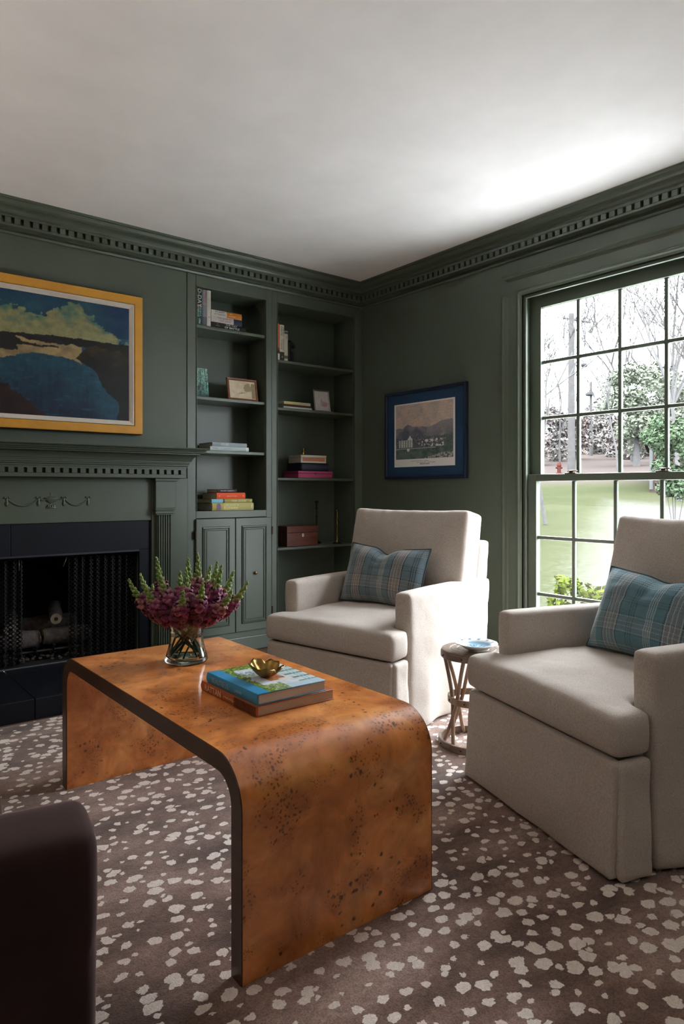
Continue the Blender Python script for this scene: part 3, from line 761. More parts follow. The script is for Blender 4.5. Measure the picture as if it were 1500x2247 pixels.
def landscape(u, v):
    w = (u - 0.205) / 0.795                       # 0 at the left edge of what the photo shows
    n = fbm(u * 9, v * 9); n2 = fbm(u * 26, v * 26, 3); st = fbm(u * 40, v * 6, 9)
    hor = 0.660 + 0.012 * fbm(u * 6, 1.0) + 0.008 * fbm(u * 22, 2.0)
    hills = interp([(-0.3, 0.64), (0.15, 0.655), (0.4, 0.675), (0.5, 0.668), (1, 0.668)], w) + 0.010 * fbm(u * 14, 5.0)
    if v > hills:
        sky = lerp3((14, 96, 122), (16, 70, 108), (v - 0.6) / 0.4 + 0.3 * n)
        if w > 0.6: sky = lerp3(sky, (8, 62, 104), (w - 0.6) * 4)
        top = interp([(-0.3, 0.86), (0.0, 0.88), (0.15, 0.84), (0.33, 0.80), (0.45, 0.93), (0.58, 0.98), (0.62, 0.90), (0.70, 0.86), (0.80, 0.80), (0.90, 0.69), (1, 0.66)], w) + 0.05 * n + 0.03 * n2
        teal = (96, 138, 122); cream = (172, 170, 120)
        if v < top:
            k = (top - v) / max(0.05, top - hills)
            c = lerp3(teal, cream, k * 1.5 + 0.9 * n + 0.3)
        else: c = lerp3(sky, teal, 0.25 * (fbm(u * 5, v * 5, 7) + 0.4))
        if w > 0.92 and v < 0.72: c = lerp3(c, (88, 140, 140), 0.5)
    else:
        lk = interp([(-0.3, 0.40), (0.0, 0.445), (0.23, 0.515), (0.45, 0.505), (0.56, 0.485), (0.70, 0.39), (0.72, 0.30), (0.78, 0.20), (0.90, 0.13), (0.905, 0.08), (0.88, 0.0), (1, 0.0)], w) + 0.012 * n2
        shore = interp([(0.50, 0.60), (0.555, 0.505), (0.69, 0.43), (0.72, 0.38), (0.765, 0.30), (0.81, 0.235), (0.895, 0.175), (0.91, 0.12), (0.88, 0.0)], w)
        right = w > interp([(0.0, 0.885), (0.12, 0.905), (0.175, 0.89), (0.235, 0.81), (0.30, 0.765), (0.38, 0.72), (0.43, 0.69), (0.505, 0.545), (0.60, 0.64), (0.66, 0.40)], v) + 0.02 * n
        if v > 0.615 + 0.03 * n: c = lerp3((34, 26, 34), (24, 20, 16), (w - 0.3) * 2 + n)
        elif w < 0.15 + 0.05 * n2 - 0.6 * abs(v - 0.585) and v > 0.535 + 0.04 * n: c = (30, 24, 22)
        elif right and w > 0.5:
            c = lerp3((22, 16, 12), (66, 52, 24), (v - 0.46) * 7 + n) if v > 0.42 else lerp3((16, 12, 12), (34, 26, 20), n + 0.3)
        elif v > lk and w < 0.60:
            c = lerp3((150, 128, 96), (206, 178, 124), 0.6 + n + (v - lk) * 3)
            if 0.08 < w < 0.42 and abs(v - (0.578 + 0.02 * n)) < 0.010: c = (46, 34, 24)
        else:
            c = lerp3((30, 92, 116), (10, 40, 72), (lk - v) * 2.1 + 0.35 * n + 0.2 * st)
            if fbm(u * 12, v * 50, 4) > 0.55: c = lerp3(c, (70, 120, 136), 0.4)
            if v < 0.275 - w * 0.80 + 0.03 * n2: c = lerp3((58, 22, 16), (26, 12, 12), 0.5 + n)
    k = 0.80 + 0.09 * n2
    return (lin(max(0, min(255, c[0] * k))), lin(max(0, min(255, c[1] * k))), lin(max(0, min(255, c[2] * k))), 1)
pf = thing('framed_painting', 'landscape painting of a blue lake in a gold frame above the mantel', 'painting', (FXC, -0.02, 1.455))
obj('canvas', col_grid(PC0 - 0.01, PC1 + 0.01, PZ0 - 0.01, PZ1 + 0.01, 240, 180, landscape, lambda a, b: (a, -0.028, b)), m_attr('oil_paint', 0.5, 0.4, 160, 0.12, 0.25), pf)
def frame_ring(x0, x1, z0, z1, prof, to3):
    m = MB()
    def rp(i, p):
        o, d = p; return to3(*[(x0 + o, z0 + o), (x1 - o, z0 + o), (x1 - o, z1 - o), (x0 + o, z1 - o)][i], d)
    m.strip([[rp(i % 4, p) for p in prof] for i in range(5)]); return m
PX0, PX1, PB, PT_ = -2.870, -1.810, 1.453, 2.297
tb = lambda a, b, d: (a, -d, b)
obj('gilt_frame', frame_ring(PX0, PX1, PB, PT_, [(0, 0.002), (0, 0.046), (0.003, 0.049), (0.046, 0.049), (0.050, 0.046), (0.051, 0.030)], tb), GOLDLEAF, pf)
obj('frame_edge', frame_ring(PX0 - 0.0015, PX1 + 0.0015, PB - 0.0015, PT_ + 0.0015, [(0, 0.002), (0, 0.040), (0.0015, 0.040)], tb), cm(40, 32, 22, 0.6), pf, label='dark outer edge of the frame')
obj('white_liner', frame_ring(PX0 + 0.053, PX1 - 0.053, PB + 0.053, PT_ - 0.053, [(0, 0.030), (0, 0.044), (0.006, 0.044), (0.026, 0.030), (0.026, 0.026)], tb), LINER, pf)
obj('backing_board', MB().box(PX0 + 0.01, PX1 - 0.01, -0.02, -0.004, PB + 0.01, PT_ - 0.01), cm(60, 46, 34), pf)

def engraving(u, v):
    n = fbm(u * 8, v * 8, 1); n2 = fbm(u * 40, v * 40, 2); n3 = fbm(u * 18, v * 60, 5)
    mar = 0.030
    if v < 0.125 or u < mar or u > 1 - mar or v > 0.975:
        c = (196, 190, 184)
        if 0.25 < u < 0.70:
            for (vv, a, b) in ((0.088, 0.27, 0.62), (0.062, 0.38, 0.70), (0.040, 0.44, 0.60)):
                if abs(v - vv) < 0.004 and a < u < b and fbm(u * 90, vv * 30) > -0.25: c = (128, 122, 118)
        return (lin(235), lin(230), lin(226), 1) if c[0] > 180 else (lin(c[0]), lin(c[1]), lin(c[2]), 1)
    hill = interp([(0, 0.60), (0.08, 0.62), (0.14, 0.61), (0.24, 0.665), (0.34, 0.625), (0.5, 0.615), (0.60, 0.60), (0.68, 0.63), (0.80, 0.68), (1, 0.70)], u) + 0.012 * n2
    if v > hill: c = lerp3((168, 148, 136), (150, 138, 130), n + 0.4)
    else:
        d = (hill - v)
        c = lerp3((112, 108, 114), (78, 82, 92), d * 6 + n)
        if u > 0.55: c = lerp3(c, (136, 126, 120), 0.35 + 0.6 * n)
        if v < 0.46:
            c = lerp3((66, 70, 80), (104, 104, 108), 0.4 + 1.2 * n2)
            if 0.42 < u < 0.86 and 0.30 < v < 0.42 and fbm(u * 30, v * 24, 8) > 0.18: c = (176, 172, 170)
        if 0.07 < u < 0.33 and 0.30 < v < 0.42:
            c = (158, 160, 154) if math.sin(u * 150) > -0.5 else (92, 96, 98)
        if 0.23 < u < 0.32 and 0.42 <= v < 0.49 and abs(u - 0.275) < (0.49 - v) * 0.7: c = (176, 174, 170)
        if v < 0.30: c = lerp3((62, 76, 74), (88, 100, 92), 0.5 + n + 0.5 * n2)
        if abs(v - 0.285) < 0.006 and u < 0.7: c = (140, 136, 132)
        if u > 0.5 and v < 0.125 + (u - 0.5) * 0.26 and v < 0.215: c = lerp3((150, 148, 146), (70, 72, 74), 0.45 + 1.6 * n2)
        if (u - 0.245) ** 2 + (v - 0.265) ** 2 < 0.0006: c = (186, 182, 178)
        if u > 0.82 and 0.2 < v < 0.48: c = lerp3(c, (70, 86, 80), 0.6)
    k = 1.26 + 0.10 * n3
    return tuple(lin(max(0, min(255, q * k))) for q in c) + (1,)
pr = thing('framed_print', 'old town engraving with a navy mat and frame on the window wall', 'print', (-0.02, -0.694, 1.188))
ty = lambda a, b, d: (-d, -a, b)     # a = -y (grows to the right as seen), b = z
AY0, AY1, AZ0, AZ1 = 0.297, 1.092, 1.188, 1.828
obj('frame', frame_ring(AY0, AY1, AZ0, AZ1, [(0, 0.002), (0, 0.030), (0.004, 0.034), (0.018, 0.034), (0.024, 0.026), (0.024, 0.016)], ty), NAVYFRAME, pr)
obj('mat_board', MB().box(-0.018, -0.006, -(AY1 - 0.02), -(AY0 + 0.02), AZ0 + 0.02, AZ1 - 0.02), NAVYMAT, pr)
obj('engraving', col_grid(0.393, 0.991, 1.277, 1.736, 200, 160, engraving, lambda a, b: (-0.0195, -a, b)), m_attr('printed_paper', 0.75, 0.2, 500, 0.05), pr)

# ================================================================== RUG
RT = 0.006
rg = tag(obj('rug', MB().box(-5.4, -0.42, -5.9, -0.640, 0.0005, RT), RUG), 'brown rug with cream antelope spots covering the floor', 'rug')
obj('binding', MB().bbox(-5.41, -0.41, -0.646, -0.6335, 0.0005, RT + 0.002, 0.002), RUGEDGE, rg)

# ================================================================== COFFEE TABLE
TX0, TX1, TYN, TYF, TT, TH, TRO = -2.700, -2.098, -2.793, -1.472, 0.500, 0.047, 0.112
ct = thing('coffee_table', 'burl wood waterfall coffee table with rounded ends in the middle of the rug', 'coffee table', ((TX0 + TX1) / 2, (TYN + TYF) / 2, RT))
def wf_path(off):
    r = TRO - off; p = []
    z0 = RT + 0.0005
    zs = [z0, 0.15, 0.27, TT - TRO]
    for z in zs: p.append((TYN + off, z))
    for i in range(1, 10):
        a = PI - (PI / 2) * i / 10; p.append((TYN + TRO + math.cos(a) * r, TT - TRO + math.sin(a) * r))
    ny = 10
    for i in range(ny + 1): p.append((TYN + TRO + (TYF - TYN - 2 * TRO) * i / ny, TT - off))
    for i in range(1, 10):
        a = PI / 2 - (PI / 2) * i / 10; p.append((TYF - TRO + math.cos(a) * r, TT - TRO + math.sin(a) * r))
    for z in reversed(zs): p.append((TYF - off, z))
    return p
po, pi_ = wf_path(0.0), wf_path(TH)
def wf_solid(x0, x1, po, pi_):
    m = MB()
    m.strip([[(x0, *q) for q in po], [(x1, *q) for q in po]]); m.strip([[(x0, *q) for q in pi_], [(x1, *q) for q in pi_]])
    for x in (x0, x1): m.strip([[(x, *q) for q in po], [(x, *q) for q in pi_]])
    for e in (0, -1): m.strip([[(x0, *po[e]), (x0, *pi_[e])], [(x1, *po[e]), (x1, *pi_[e])]])
    return m
obj('waterfall_body', wf_solid(TX0 + 0.003, TX1 - 0.003, po, pi_), BURL, ct, 35)
pe_o, pe_i = wf_path(0.0008), wf_path(TH - 0.0008)
obj('edge_band', wf_solid(TX0, TX0 + 0.0035, pe_o, pe_i), EDGEWOOD, ct, 35, label='dark wood side edge'); obj('edge_band', wf_solid(TX1 - 0.0035, TX1, pe_o, pe_i), EDGEWOOD, ct, 35, label='dark wood side edge')

# ================================================================== ARMCHAIRS
W2_ = 0.397
def make_armchair(label):
    t = thing('armchair', label, 'armchair', (0, 0, 0), 0, 'cream armchairs')
    def flare(q, k=0.016, z1=0.34):
        f = max(0.0, (z1 - q.z) / z1) ** 1.3 * k
        return f
    def nz(q, s=9, a=0.004): return a * fbm(q.x * s, q.y * s, q.z * s)
    obj('base_frame', MB().bbox(-0.355, 0.355, 0.045, 0.80, 0.03, 0.345, 0.01), LINEN, t, world=False)
    # front skirt panel
    def d_front(q):
        q.y -= flare(q, 0.020) ; q.y += nz(q, 7, 0.004); return q
    obj('skirt_panel', soft(MB().box(-0.386, 0.386, 0.0, 0.034, 0.008, 0.338), 0.011, 3, d_front), LINEN, t, world=False)
    for s in (-1, 1):
        def d_side(q, s=s):
            q.x += s * flare(q, 0.016); q.y -= 0.012 * max(0, (0.34 - q.z) / 0.34); q.x += nz(q, 9, 0.004); return q
        a, b = sorted((s * 0.362, s * (W2_ + 0.001)))
        obj('kick_pleat', soft(MB().box(a, b, 0.012, 0.128, 0.008, 0.338), 0.010, 3, d_side), LINEN, t, world=False)
        def d_arm(q, s=s):
            q.x += s * flare(q, 0.020, 0.40) * (1 if abs(q.x) > 0.35 else 0.3)
            w = 0.010 * math.sin(q.y * 26 + 1.0) * max(0, 0.36 - q.z) / 0.36
            if abs(q.x) > 0.36: q.x += s * w
            q.x += nz(q, 6, 0.004); q.z += 0.006 * math.sin(PI * (q.y - 0.13) / 0.8) if q.z > 0.5 else 0.0
            return q
        a, b = sorted((s * 0.304, s * W2_))
        pm = MB(); pm.prism([(0.133, 0.008), (0.862, 0.008), (0.905, 0.42), (0.925, 0.628), (0.133, 0.634)], 'x', a, b)
        obj('arm', soft(pm, 0.0125, 13, d_arm), LINEN, t, world=False)
    def d_seat(q):
        top = max(0, min(1, (q.z - 0.40) / 0.05)); u = q.x / 0.40; v = (q.y - 0.34) / 0.36
        q.z += top * 0.034 * max(0, 1 - u * u * 0.9) * max(0, 1 - v * v * 0.85)
        q.z += top * 0.006 * fbm(q.x * 5, q.y * 5, 1)
        if q.y < 0.1: q.y -= 0.010 * max(0, 1 - ((q.z - 0.405) / 0.07) ** 2)
        if abs(q.x) > 0.33: q.x *= 1 + 0.012 * max(0, 1 - ((q.z - 0.405) / 0.07) ** 2)
        return q
    obj('seat_cushion', soft(MB().box(-0.303, 0.303, 0.05, 0.72, 0.342, 0.468).box(-0.396, 0.396, 0.0, 0.127, 0.342, 0.468), 0.0125, 20, d_seat), LINEN, t, world=False)
    tilt = math.radians(11.5)
    def d_back(q):
        u = q.x / 0.37; v = (q.z - 0.265) / 0.265
        e = max(0, 1 - u * u) * max(0, 1 - v * v)
        fr = 1 if q.y < 0.085 else -0.4
        q.y -= 0.030 * e * fr
        q.z += 0.010 * abs(u) ** 3 * (1 if v > 0.6 else 0)
        wr = 0.004 * math.sin(q.x * 70 + 6 * fbm(q.x * 3, q.z * 3)) * max(0, v - 0.35)
        q.y += wr + 0.006 * fbm(q.x * 6, q.z * 6, 2)
        y, z = q.y, q.z
        q.y = 0.605 + y * math.cos(tilt) + z * math.sin(tilt); q.z = 0.478 - y * math.sin(tilt) + z * math.cos(tilt)
        return q
    obj('back_cushion', soft(MB().box(-0.376, 0.376, -0.004, 0.179, -0.004, 0.531), 0.0125, 40, d_back), LINEN, t, world=False)
    fm = MB(); fm.prism([(0.73, 0.02), (0.858, 0.02), (0.962, 0.83), (0.845, 0.83), (0.76, 0.40)], 'x', -0.373, 0.373)
    obj('back_frame', soft(fm, 0.013, 5, lambda q: q + Vector((0, 0.003 * fbm(q.x * 5, q.z * 5, 4), 0))), LINEN, t, world=False)
    return t
ROT_R = 2.839 + PI / 2; ROT_L = 3.358 + PI / 2
ch = make_armchair('cream linen armchair nearest the camera, in front of the window')
ch.location = (-1.559, -2.722, RT); ch.rotation_euler = (0, 0, ROT_R)
ch2 = copy_tree(ch); ch2['label'] = 'cream linen armchair near the bookcases, facing the table end with the vase'
ch2.location = (-1.519, -1.526, RT); ch2.rotation_euler = (0, 0, ROT_L)
bpy.context.view_layer.update()

# ------------------------------------------------------------------ throw pillows
def make_pillow(label, mat, chair, t, d, z, tilt, twist, roll, W=0.52, Hh=0.33, T=0.085, chop=0.02):
    root = thing('throw_pillow', label, 'pillow', (0, 0, 0), 0, 'plaid pillows on the armchairs')
    n = 40
    def plan(u, v):
        x = u * W / 2 * (1 - 0.045 * (1 - abs(v) ** 2.2)); zz = v * Hh / 2 * (1 - 0.11 * (1 - abs(u) ** 2.0))
        if v > 0: zz -= chop * v * math.exp(-(u / 0.22) ** 2)
        return x, zz
    def pt(u, v, s):
        x, zz = plan(u, v)
        th = T * (max(0, 1 - abs(u) ** 3.0) * max(0, 1 - abs(v) ** 3.0)) ** 0.62
        th *= 1 + 0.10 * fbm(u * 2.2, v * 2.2, 3)
        th -= 0.35 * chop * math.exp(-(u / 0.12) ** 2) * max(0, v) * (s < 0) * 1.2
        return (x, s * max(th, 0.0008), zz)
    m = MB(); uvs = []
    for s in (-1, 1):
        vs = [pt(2 * i / n - 1, 2 * j / n - 1, s) for j in range(n + 1) for i in range(n + 1)]
        fs = [(j * (n + 1) + i, j * (n + 1) + i + 1, (j + 1) * (n + 1) + i + 1, (j + 1) * (n + 1) + i) for j in range(n) for i in range(n)]
        m.add(vs, fs); uvs += [(i / n, j / n) for j in range(n + 1) for i in range(n + 1)]
    me = m.mesh('pillow_cover', mat)
    ul = me.uv_layers.new(name='UVMap')
    for lp in me.loops: ul.data[lp.index].uv = uvs[lp.vertex_index]
    me.polygons.foreach_set('use_smooth', [True] * len(me.polygons))
    rim = [plan(2 * i / 30 - 1, 1) for i in range(31)] + [plan(1, 1 - 2 * i / 20) for i in range(1, 21)] + [plan(1 - 2 * i / 30, -1) for i in range(1, 31)] + [plan(-1, -1 + 2 * i / 20) for i in range(1, 21)]
    pm = MB().tube([(a, 0, b) for a, b in rim], 0.0045, 8)
    M = Matrix.Rotation(twist, 4, 'Z') @ Matrix.Rotation(-tilt, 4, 'X') @ Matrix.Rotation(roll, 4, 'Y') @ Matrix.Translation((0, 0, Hh / 2 * 0.93))
    mc = chair.matrix_basis @ Matrix.Translation((t, d, z))
    root.matrix_basis = Matrix.Translation(mc.translation) @ Matrix.Rotation(chair.rotation_euler.z, 4, 'Z')
    me.transform(M); o = obj('pillow_cover', me, None, root, world=False)
    pme = pm.mesh('piping', PIPING, True); pme.transform(M); obj('piping', pme, None, root, world=False)
    return root
make_pillow('slate blue plaid pillow with a dented top, on the armchair near the bookcases', PLAID_A, ch2, -0.035, 0.475, 0.502, math.radians(20), 0.0, 0.02, chop=0.035)
make_pillow('teal plaid lumbar pillow on the armchair in front of the window', PLAID_B, ch, 0.03, 0.465, 0.502, math.radians(22), 0.05, 0.02, W=0.56, chop=0.015)

# ================================================================== SIDE TABLE AND PLATE
SX, SY = -1.170, -2.140
st = thing('side_table', 'small round bentwood side table between the armchairs', 'side table', (SX, SY, RT))
def ring(r0, r1, z0, z1, seg=48): return MB().lathe([(r0, z0), (r1 - 0.002, z0), (r1, z0 + 0.002), (r1, z1 - 0.002), (r1 - 0.002, z1), (r0, z1), (r0, z0)], (SX, SY, 0), seg, closed_ends=False)
obj('tabletop', MB().lathe([(0.001, 0.398), (0.132, 0.398), (0.137, 0.402), (0.138, 0.414), (0.136, 0.4195), (0.132, 0.4215), (0.100, 0.4215), (0.0985, 0.4205), (0.097, 0.4215), (0.070, 0.4215), (0.0685, 0.4205), (0.067, 0.4215), (0.001, 0.4215)], (SX, SY, 0), 56), STOOLDARK, st, 30)
obj('top_band', ring(0.126, 0.1405, 0.386, 0.412), STOOLDARK, st, 30)
obj('middle_ring', ring(0.100, 0.110, 0.190, 0.218), STOOLWOOD, st, 30)
obj('base_ring', ring(0.138, 0.1505, RT, 0.036), STOOLDARK, st, 30)
for k in range(8):
    a0 = 2 * PI * (k // 2) / 4 + 0.55 + (0.14 if k % 2 else -0.14); dlt = (0.95 if k % 2 else -0.95)
    pts = []
    for i in range(13):
        u = i / 12; a = a0 + dlt * (1 - u); r = 0.092 + 0.034 * (2 * abs(u - 0.5)) ** 1.6 + (0.010 * (1 - u))
        pts.append((SX + r * math.cos(a), SY + r * math.sin(a), 0.012 + 0.386 * u))
    obj('bentwood_leg', MB().tube(pts, 0.0085, 10), STOOLWOOD, st, 40)
for (r, z) in ((0.1405, 0.399), (0.1505, 0.021), (0.110, 0.204)):
    for k in range(8):
        a = 2 * PI * k / 8 + 0.36
        obj('rivet', MB().ico((SX + r * math.cos(a), SY + r * math.sin(a), z), 0.0045, 1), BRONZE, st, True)
plx, ply, plz = -1.192, -2.176, 0.4217
pm = MB(); prof = [(0.0, 0.010), (0.030, 0.010), (0.050, 0.012), (0.060, 0.018), (0.066, 0.024), (0.090, 0.031), (0.0905, 0.033), (0.089, 0.0335), (0.066, 0.027), (0.058, 0.021), (0.048, 0.015), (0.0, 0.0135)]
seg = 72
white, blue, pale = rgb(222, 226, 226), rgb(60, 96, 130), rgb(150, 184, 204)
low = [(0.0, 0.0), (0.034, 0.0), (0.036, 0.006), (0.050, 0.010), (0.066, 0.021), (0.090, 0.031), (0.0915, 0.033), (0.090, 0.0345), (0.078, 0.0325), (0.066, 0.028), (0.060, 0.022), (0.052, 0.016), (0.040, 0.0135), (0.026, 0.013), (0.012, 0.013), (0.0, 0.013)]
vs = []; cs = []
for j, (r, z) in enumerate(low):
    for k2 in range(seg):
        a = 2 * PI * k2 / seg; wv = 1 + (0.012 * math.cos(a * 12) if r > 0.08 else 0)
        vs.append((plx + r * wv * math.cos(a), ply + r * wv * math.sin(a), plz + z))
        c = white
        if j >= 8:
            if j == 8: c = blue if (k2 % 6) < 2 else white
            elif j in (10, 11): c = pale
            elif j in (12, 13): c = blue if fbm(math.cos(a) * 3, math.sin(a) * 3, j) > 0.05 else pale
            elif j > 13: c = pale
        cs.append(c)
pm.v = vs; pm.col = cs
pm.f = [(j * seg + k2, j * seg + (k2 + 1) % seg, (j + 1) * seg + (k2 + 1) % seg, (j + 1) * seg + k2) for j in range(len(low) - 1) for k2 in range(seg)]; pm.mi = [0] * len(pm.f)
GLAZE = m_attr('glazed_porcelain', 0.12, 0.5, 60, 0.05)
tag(obj('plate', pm, GLAZE, smooth=50), 'blue and white porcelain plate on the small round side table', 'plate')

# ================================================================== VASE OF SNAPDRAGONS
VX, VY = -2.388, -1.866
vz = TT + 0.0006
va = thing('vase', 'clear waisted glass vase of water on the coffee table', 'vase', (VX, VY, vz))
outer = [(0.001, 0.0), (0.066, 0.0), (0.0745, 0.004), (0.0755, 0.010), (0.072, 0.024), (0.064, 0.050), (0.0585, 0.078), (0.0580, 0.098), (0.061, 0.122), (0.066, 0.142), (0.0705, 0.156)]
inner = [(0.0685, 0.1565), (0.0635, 0.142), (0.0585, 0.122), (0.0553, 0.098), (0.0558, 0.078), (0.061, 0.050), (0.068, 0.026), (0.068, 0.016), (0.060, 0.012), (0.001, 0.012)]
obj('glass', MB().lathe([(r, z + vz) for r, z in outer + inner], (VX, VY, 0), 56), VASEGLASS, va, True)
wi = [(0.001, 0.0122), (0.0595, 0.0122), (0.0675, 0.0165), (0.0675, 0.026), (0.0605, 0.050), (0.0553, 0.078), (0.0548, 0.098), (0.058, 0.122), (0.0595, 0.128), (0.001, 0.128)]
obj('water', MB().lathe([(r, z + vz) for r, z in wi], (VX, VY, 0), 48), WATER, va, 50)
STEM = m_plain('flower_stem', rgb(92, 112, 52), 0.5, 0.15, 40); BUD = m_attr('snapdragon_bud', 0.55, 0.3, 200, 0.1)
def m_petal():
    t = NT('snapdragon_petal'); a = t.new('ShaderNodeVertexColor', layer_name='Col'); t.base(a.outputs['Color'])
    t.p.inputs['Roughness'].default_value = 0.6; t.p.inputs['Sheen Weight'].default_value = 0.2; t.p.inputs['Subsurface Weight'].default_value = 0.0; return t.m
PETAL = m_petal()
rf = random.Random(11)
def orient(d):
    d = d.normalized(); return d.to_track_quat('Z', 'Y').to_matrix()
def add_bud(m, p, d, r, l, c):
    m.ico(p, r, 1, (1, 1, l / r), orient(d), col=c)
def add_floret(m, p, d, s, c):
    """two-lipped snapdragon blossom: throat plus five curled lobes"""
    R = orient(d); c2 = scale_col(c, 1.35)
    m.ico(Vector(p) + R @ Vector((0, 0, s * 0.35)), s * 0.42, 1, (1, 0.85, 1.3), R, col=c)
    for k, (a, w, l, cu) in enumerate(((0.5, 1.0, 1.1, 0.9), (-0.5, 1.0, 1.1, 0.9), (2.2, 0.95, 0.9, 0.5), (PI, 0.9, 0.95, 0.4), (-2.2, 0.95, 0.9, 0.5))):
        a += PI / 2 + rf.uniform(-0.15, 0.15); ex = Vector((math.cos(a), math.sin(a), 0)); ey = Vector((-math.sin(a), math.cos(a), 0))
        rows = []
        for i, (o, up, ww) in enumerate(((0.18, 0.55, 0.25), (0.55, 0.95, 0.5), (0.95, 1.0, 0.48), (1.15, 0.75 - cu * 0.2, 0.22))):
            ctr = ex * (o * s * l) + Vector((0, 0, up * s))
            rows.append([Vector(p) + R @ (ctr - ey * (ww * w * s)), Vector(p) + R @ (ctr + Vector((0, 0, 0.12 * s))), Vector(p) + R @ (ctr + ey * (ww * w * s))])
        vs = [q for r in rows for q in r]; fs = []
        for i in range(3):
            for k3 in range(2): fs.append((i * 3 + k3, i * 3 + k3 + 1, i * 3 + 4 + k3, i * 3 + 3 + k3))
        o0 = len(m.v); m.add([tuple(q) for q in vs], fs, 0, c)
        for i in range(6, 12): m.col[o0 + i] = c2
tips = [(288, 1270, -0.04), (300, 1264, 0.03), (338, 1226, 0.02), (356, 1252, -0.06), (331, 1278, -0.09), (402, 1230, 0.06), (410, 1246, -0.03), (428, 1217, 0.03), (417, 1288, -0.12),
        (470, 1237, 0.04), (486, 1241, -0.02), (505, 1259, 0.05), (541, 1279, 0.0), (455, 1270, -0.10), (512, 1292, -0.06), (380, 1262, 0.09), (448, 1250, 0.10), (318, 1292, 0.08)]
place = ['outermost left, lower', 'second from the left', 'tallest on the left side', 'inner left', 'low left front', 'left of the middle', 'middle', 'tallest in the middle', 'low front middle', 'right of the middle', 'right side', 'outer right', 'far right, leaning out sideways', 'front right of middle', 'low right front', 'back left', 'back middle', 'back far left']
for i, (px, py, dep) in enumerate(tips):
    dv = 2.43
    tip = Vector((VX, VY, 0)) + RIGHT * ((px - 407) * dv / F_PX) + FWD * dep; tip.z = CAM.z - (py - Y_HORIZON) / F_PX * dv
    base_a = math.atan2(tip.y - VY, tip.x - VX) + PI + rf.uniform(-0.6, 0.6)
    foot = Vector((VX + 0.050 * math.cos(base_a), VY + 0.050 * math.sin(base_a), vz + 0.018))
    ra = base_a + PI + rf.uniform(-0.4, 0.4)
    rim = Vector((VX + 0.050 * math.cos(ra), VY + 0.050 * math.sin(ra), vz + 0.150))
    waist = Vector((VX, VY, vz + 0.085)) + Vector((rf.uniform(-0.022, 0.022), rf.uniform(-0.022, 0.022), 0))
    hd = (tip - rim)
    upc = tip - Vector((0, 0, hd.length * 0.30)) - hd * 0.25
    head0 = rim + (upc - rim) * 0.55
    fl = thing('snapdragon', 'snapdragon with magenta blossoms and green bud tip, %s of the bunch' % place[i], 'flower', tuple(foot), 0, 'snapdragons in the glass vase')
    path = [foot, waist, rim]
    curve = []
    for k in range(13):
        u = k / 12; q = (1 - u) ** 2 * rim + 2 * u * (1 - u) * upc + u * u * tip; curve.append(q)
    obj('stem', MB().tube(path + curve[1:], [0.0030] * (len(path)) + [0.0028 - 0.0016 * k / 12 for k in range(1, 13)], 7), STEM, fl, 50)
    bm_, bd_ = MB(), MB()
    N = 46; ga = rf.uniform(0, 6)
    for k in range(N):
        u = k / (N - 1); tt = 0.10 + 0.90 * u
        f = tt * 12; j = min(int(f), 11); q = curve[j].lerp(curve[j + 1], f - j); ax = (curve[j + 1] - curve[j]).normalized()
        a = ga + k * 2.4; sd = ax.orthogonal().normalized(); s2 = ax.cross(sd); out = sd * math.cos(a) + s2 * math.sin(a)
        if u < 0.55:
            s = 0.0215 - 0.014 * u; d = out * 0.9 + ax * 0.35 - Vector((0, 0, 0.15))
            base = rf.choice([(92, 18, 62), (78, 10, 44), (110, 26, 84), (70, 8, 30), (124, 44, 96)]) if u < 0.40 else rf.choice([(140, 74, 102), (146, 100, 100), (112, 34, 84)])
            add_floret(bm_, q + out * 0.010, d, s, rgb(*base))
        else:
            w = (u - 0.55) / 0.45
            s = 0.0118 - 0.0068 * w; d = out * (0.9 - 0.5 * w) + ax * (0.6 + w)
            g = rf.choice([(126, 150, 84), (110, 140, 72), (142, 160, 98)]) if w > 0.2 else rf.choice([(150, 140, 96), (146, 120, 104)])
            add_bud(bd_, q + out * (0.007 - 0.005 * w), d, s * 0.72, s * 1.35, rgb(*g))
    add_bud(bd_, tip, curve[12] - curve[11], 0.0026, 0.006, rgb(132, 158, 84))
    obj('blossoms', bm_, PETAL, fl, True)['kind'] = 'stuff'; obj('bud_tip', bd_, BUD, fl, True)['kind'] = 'stuff'

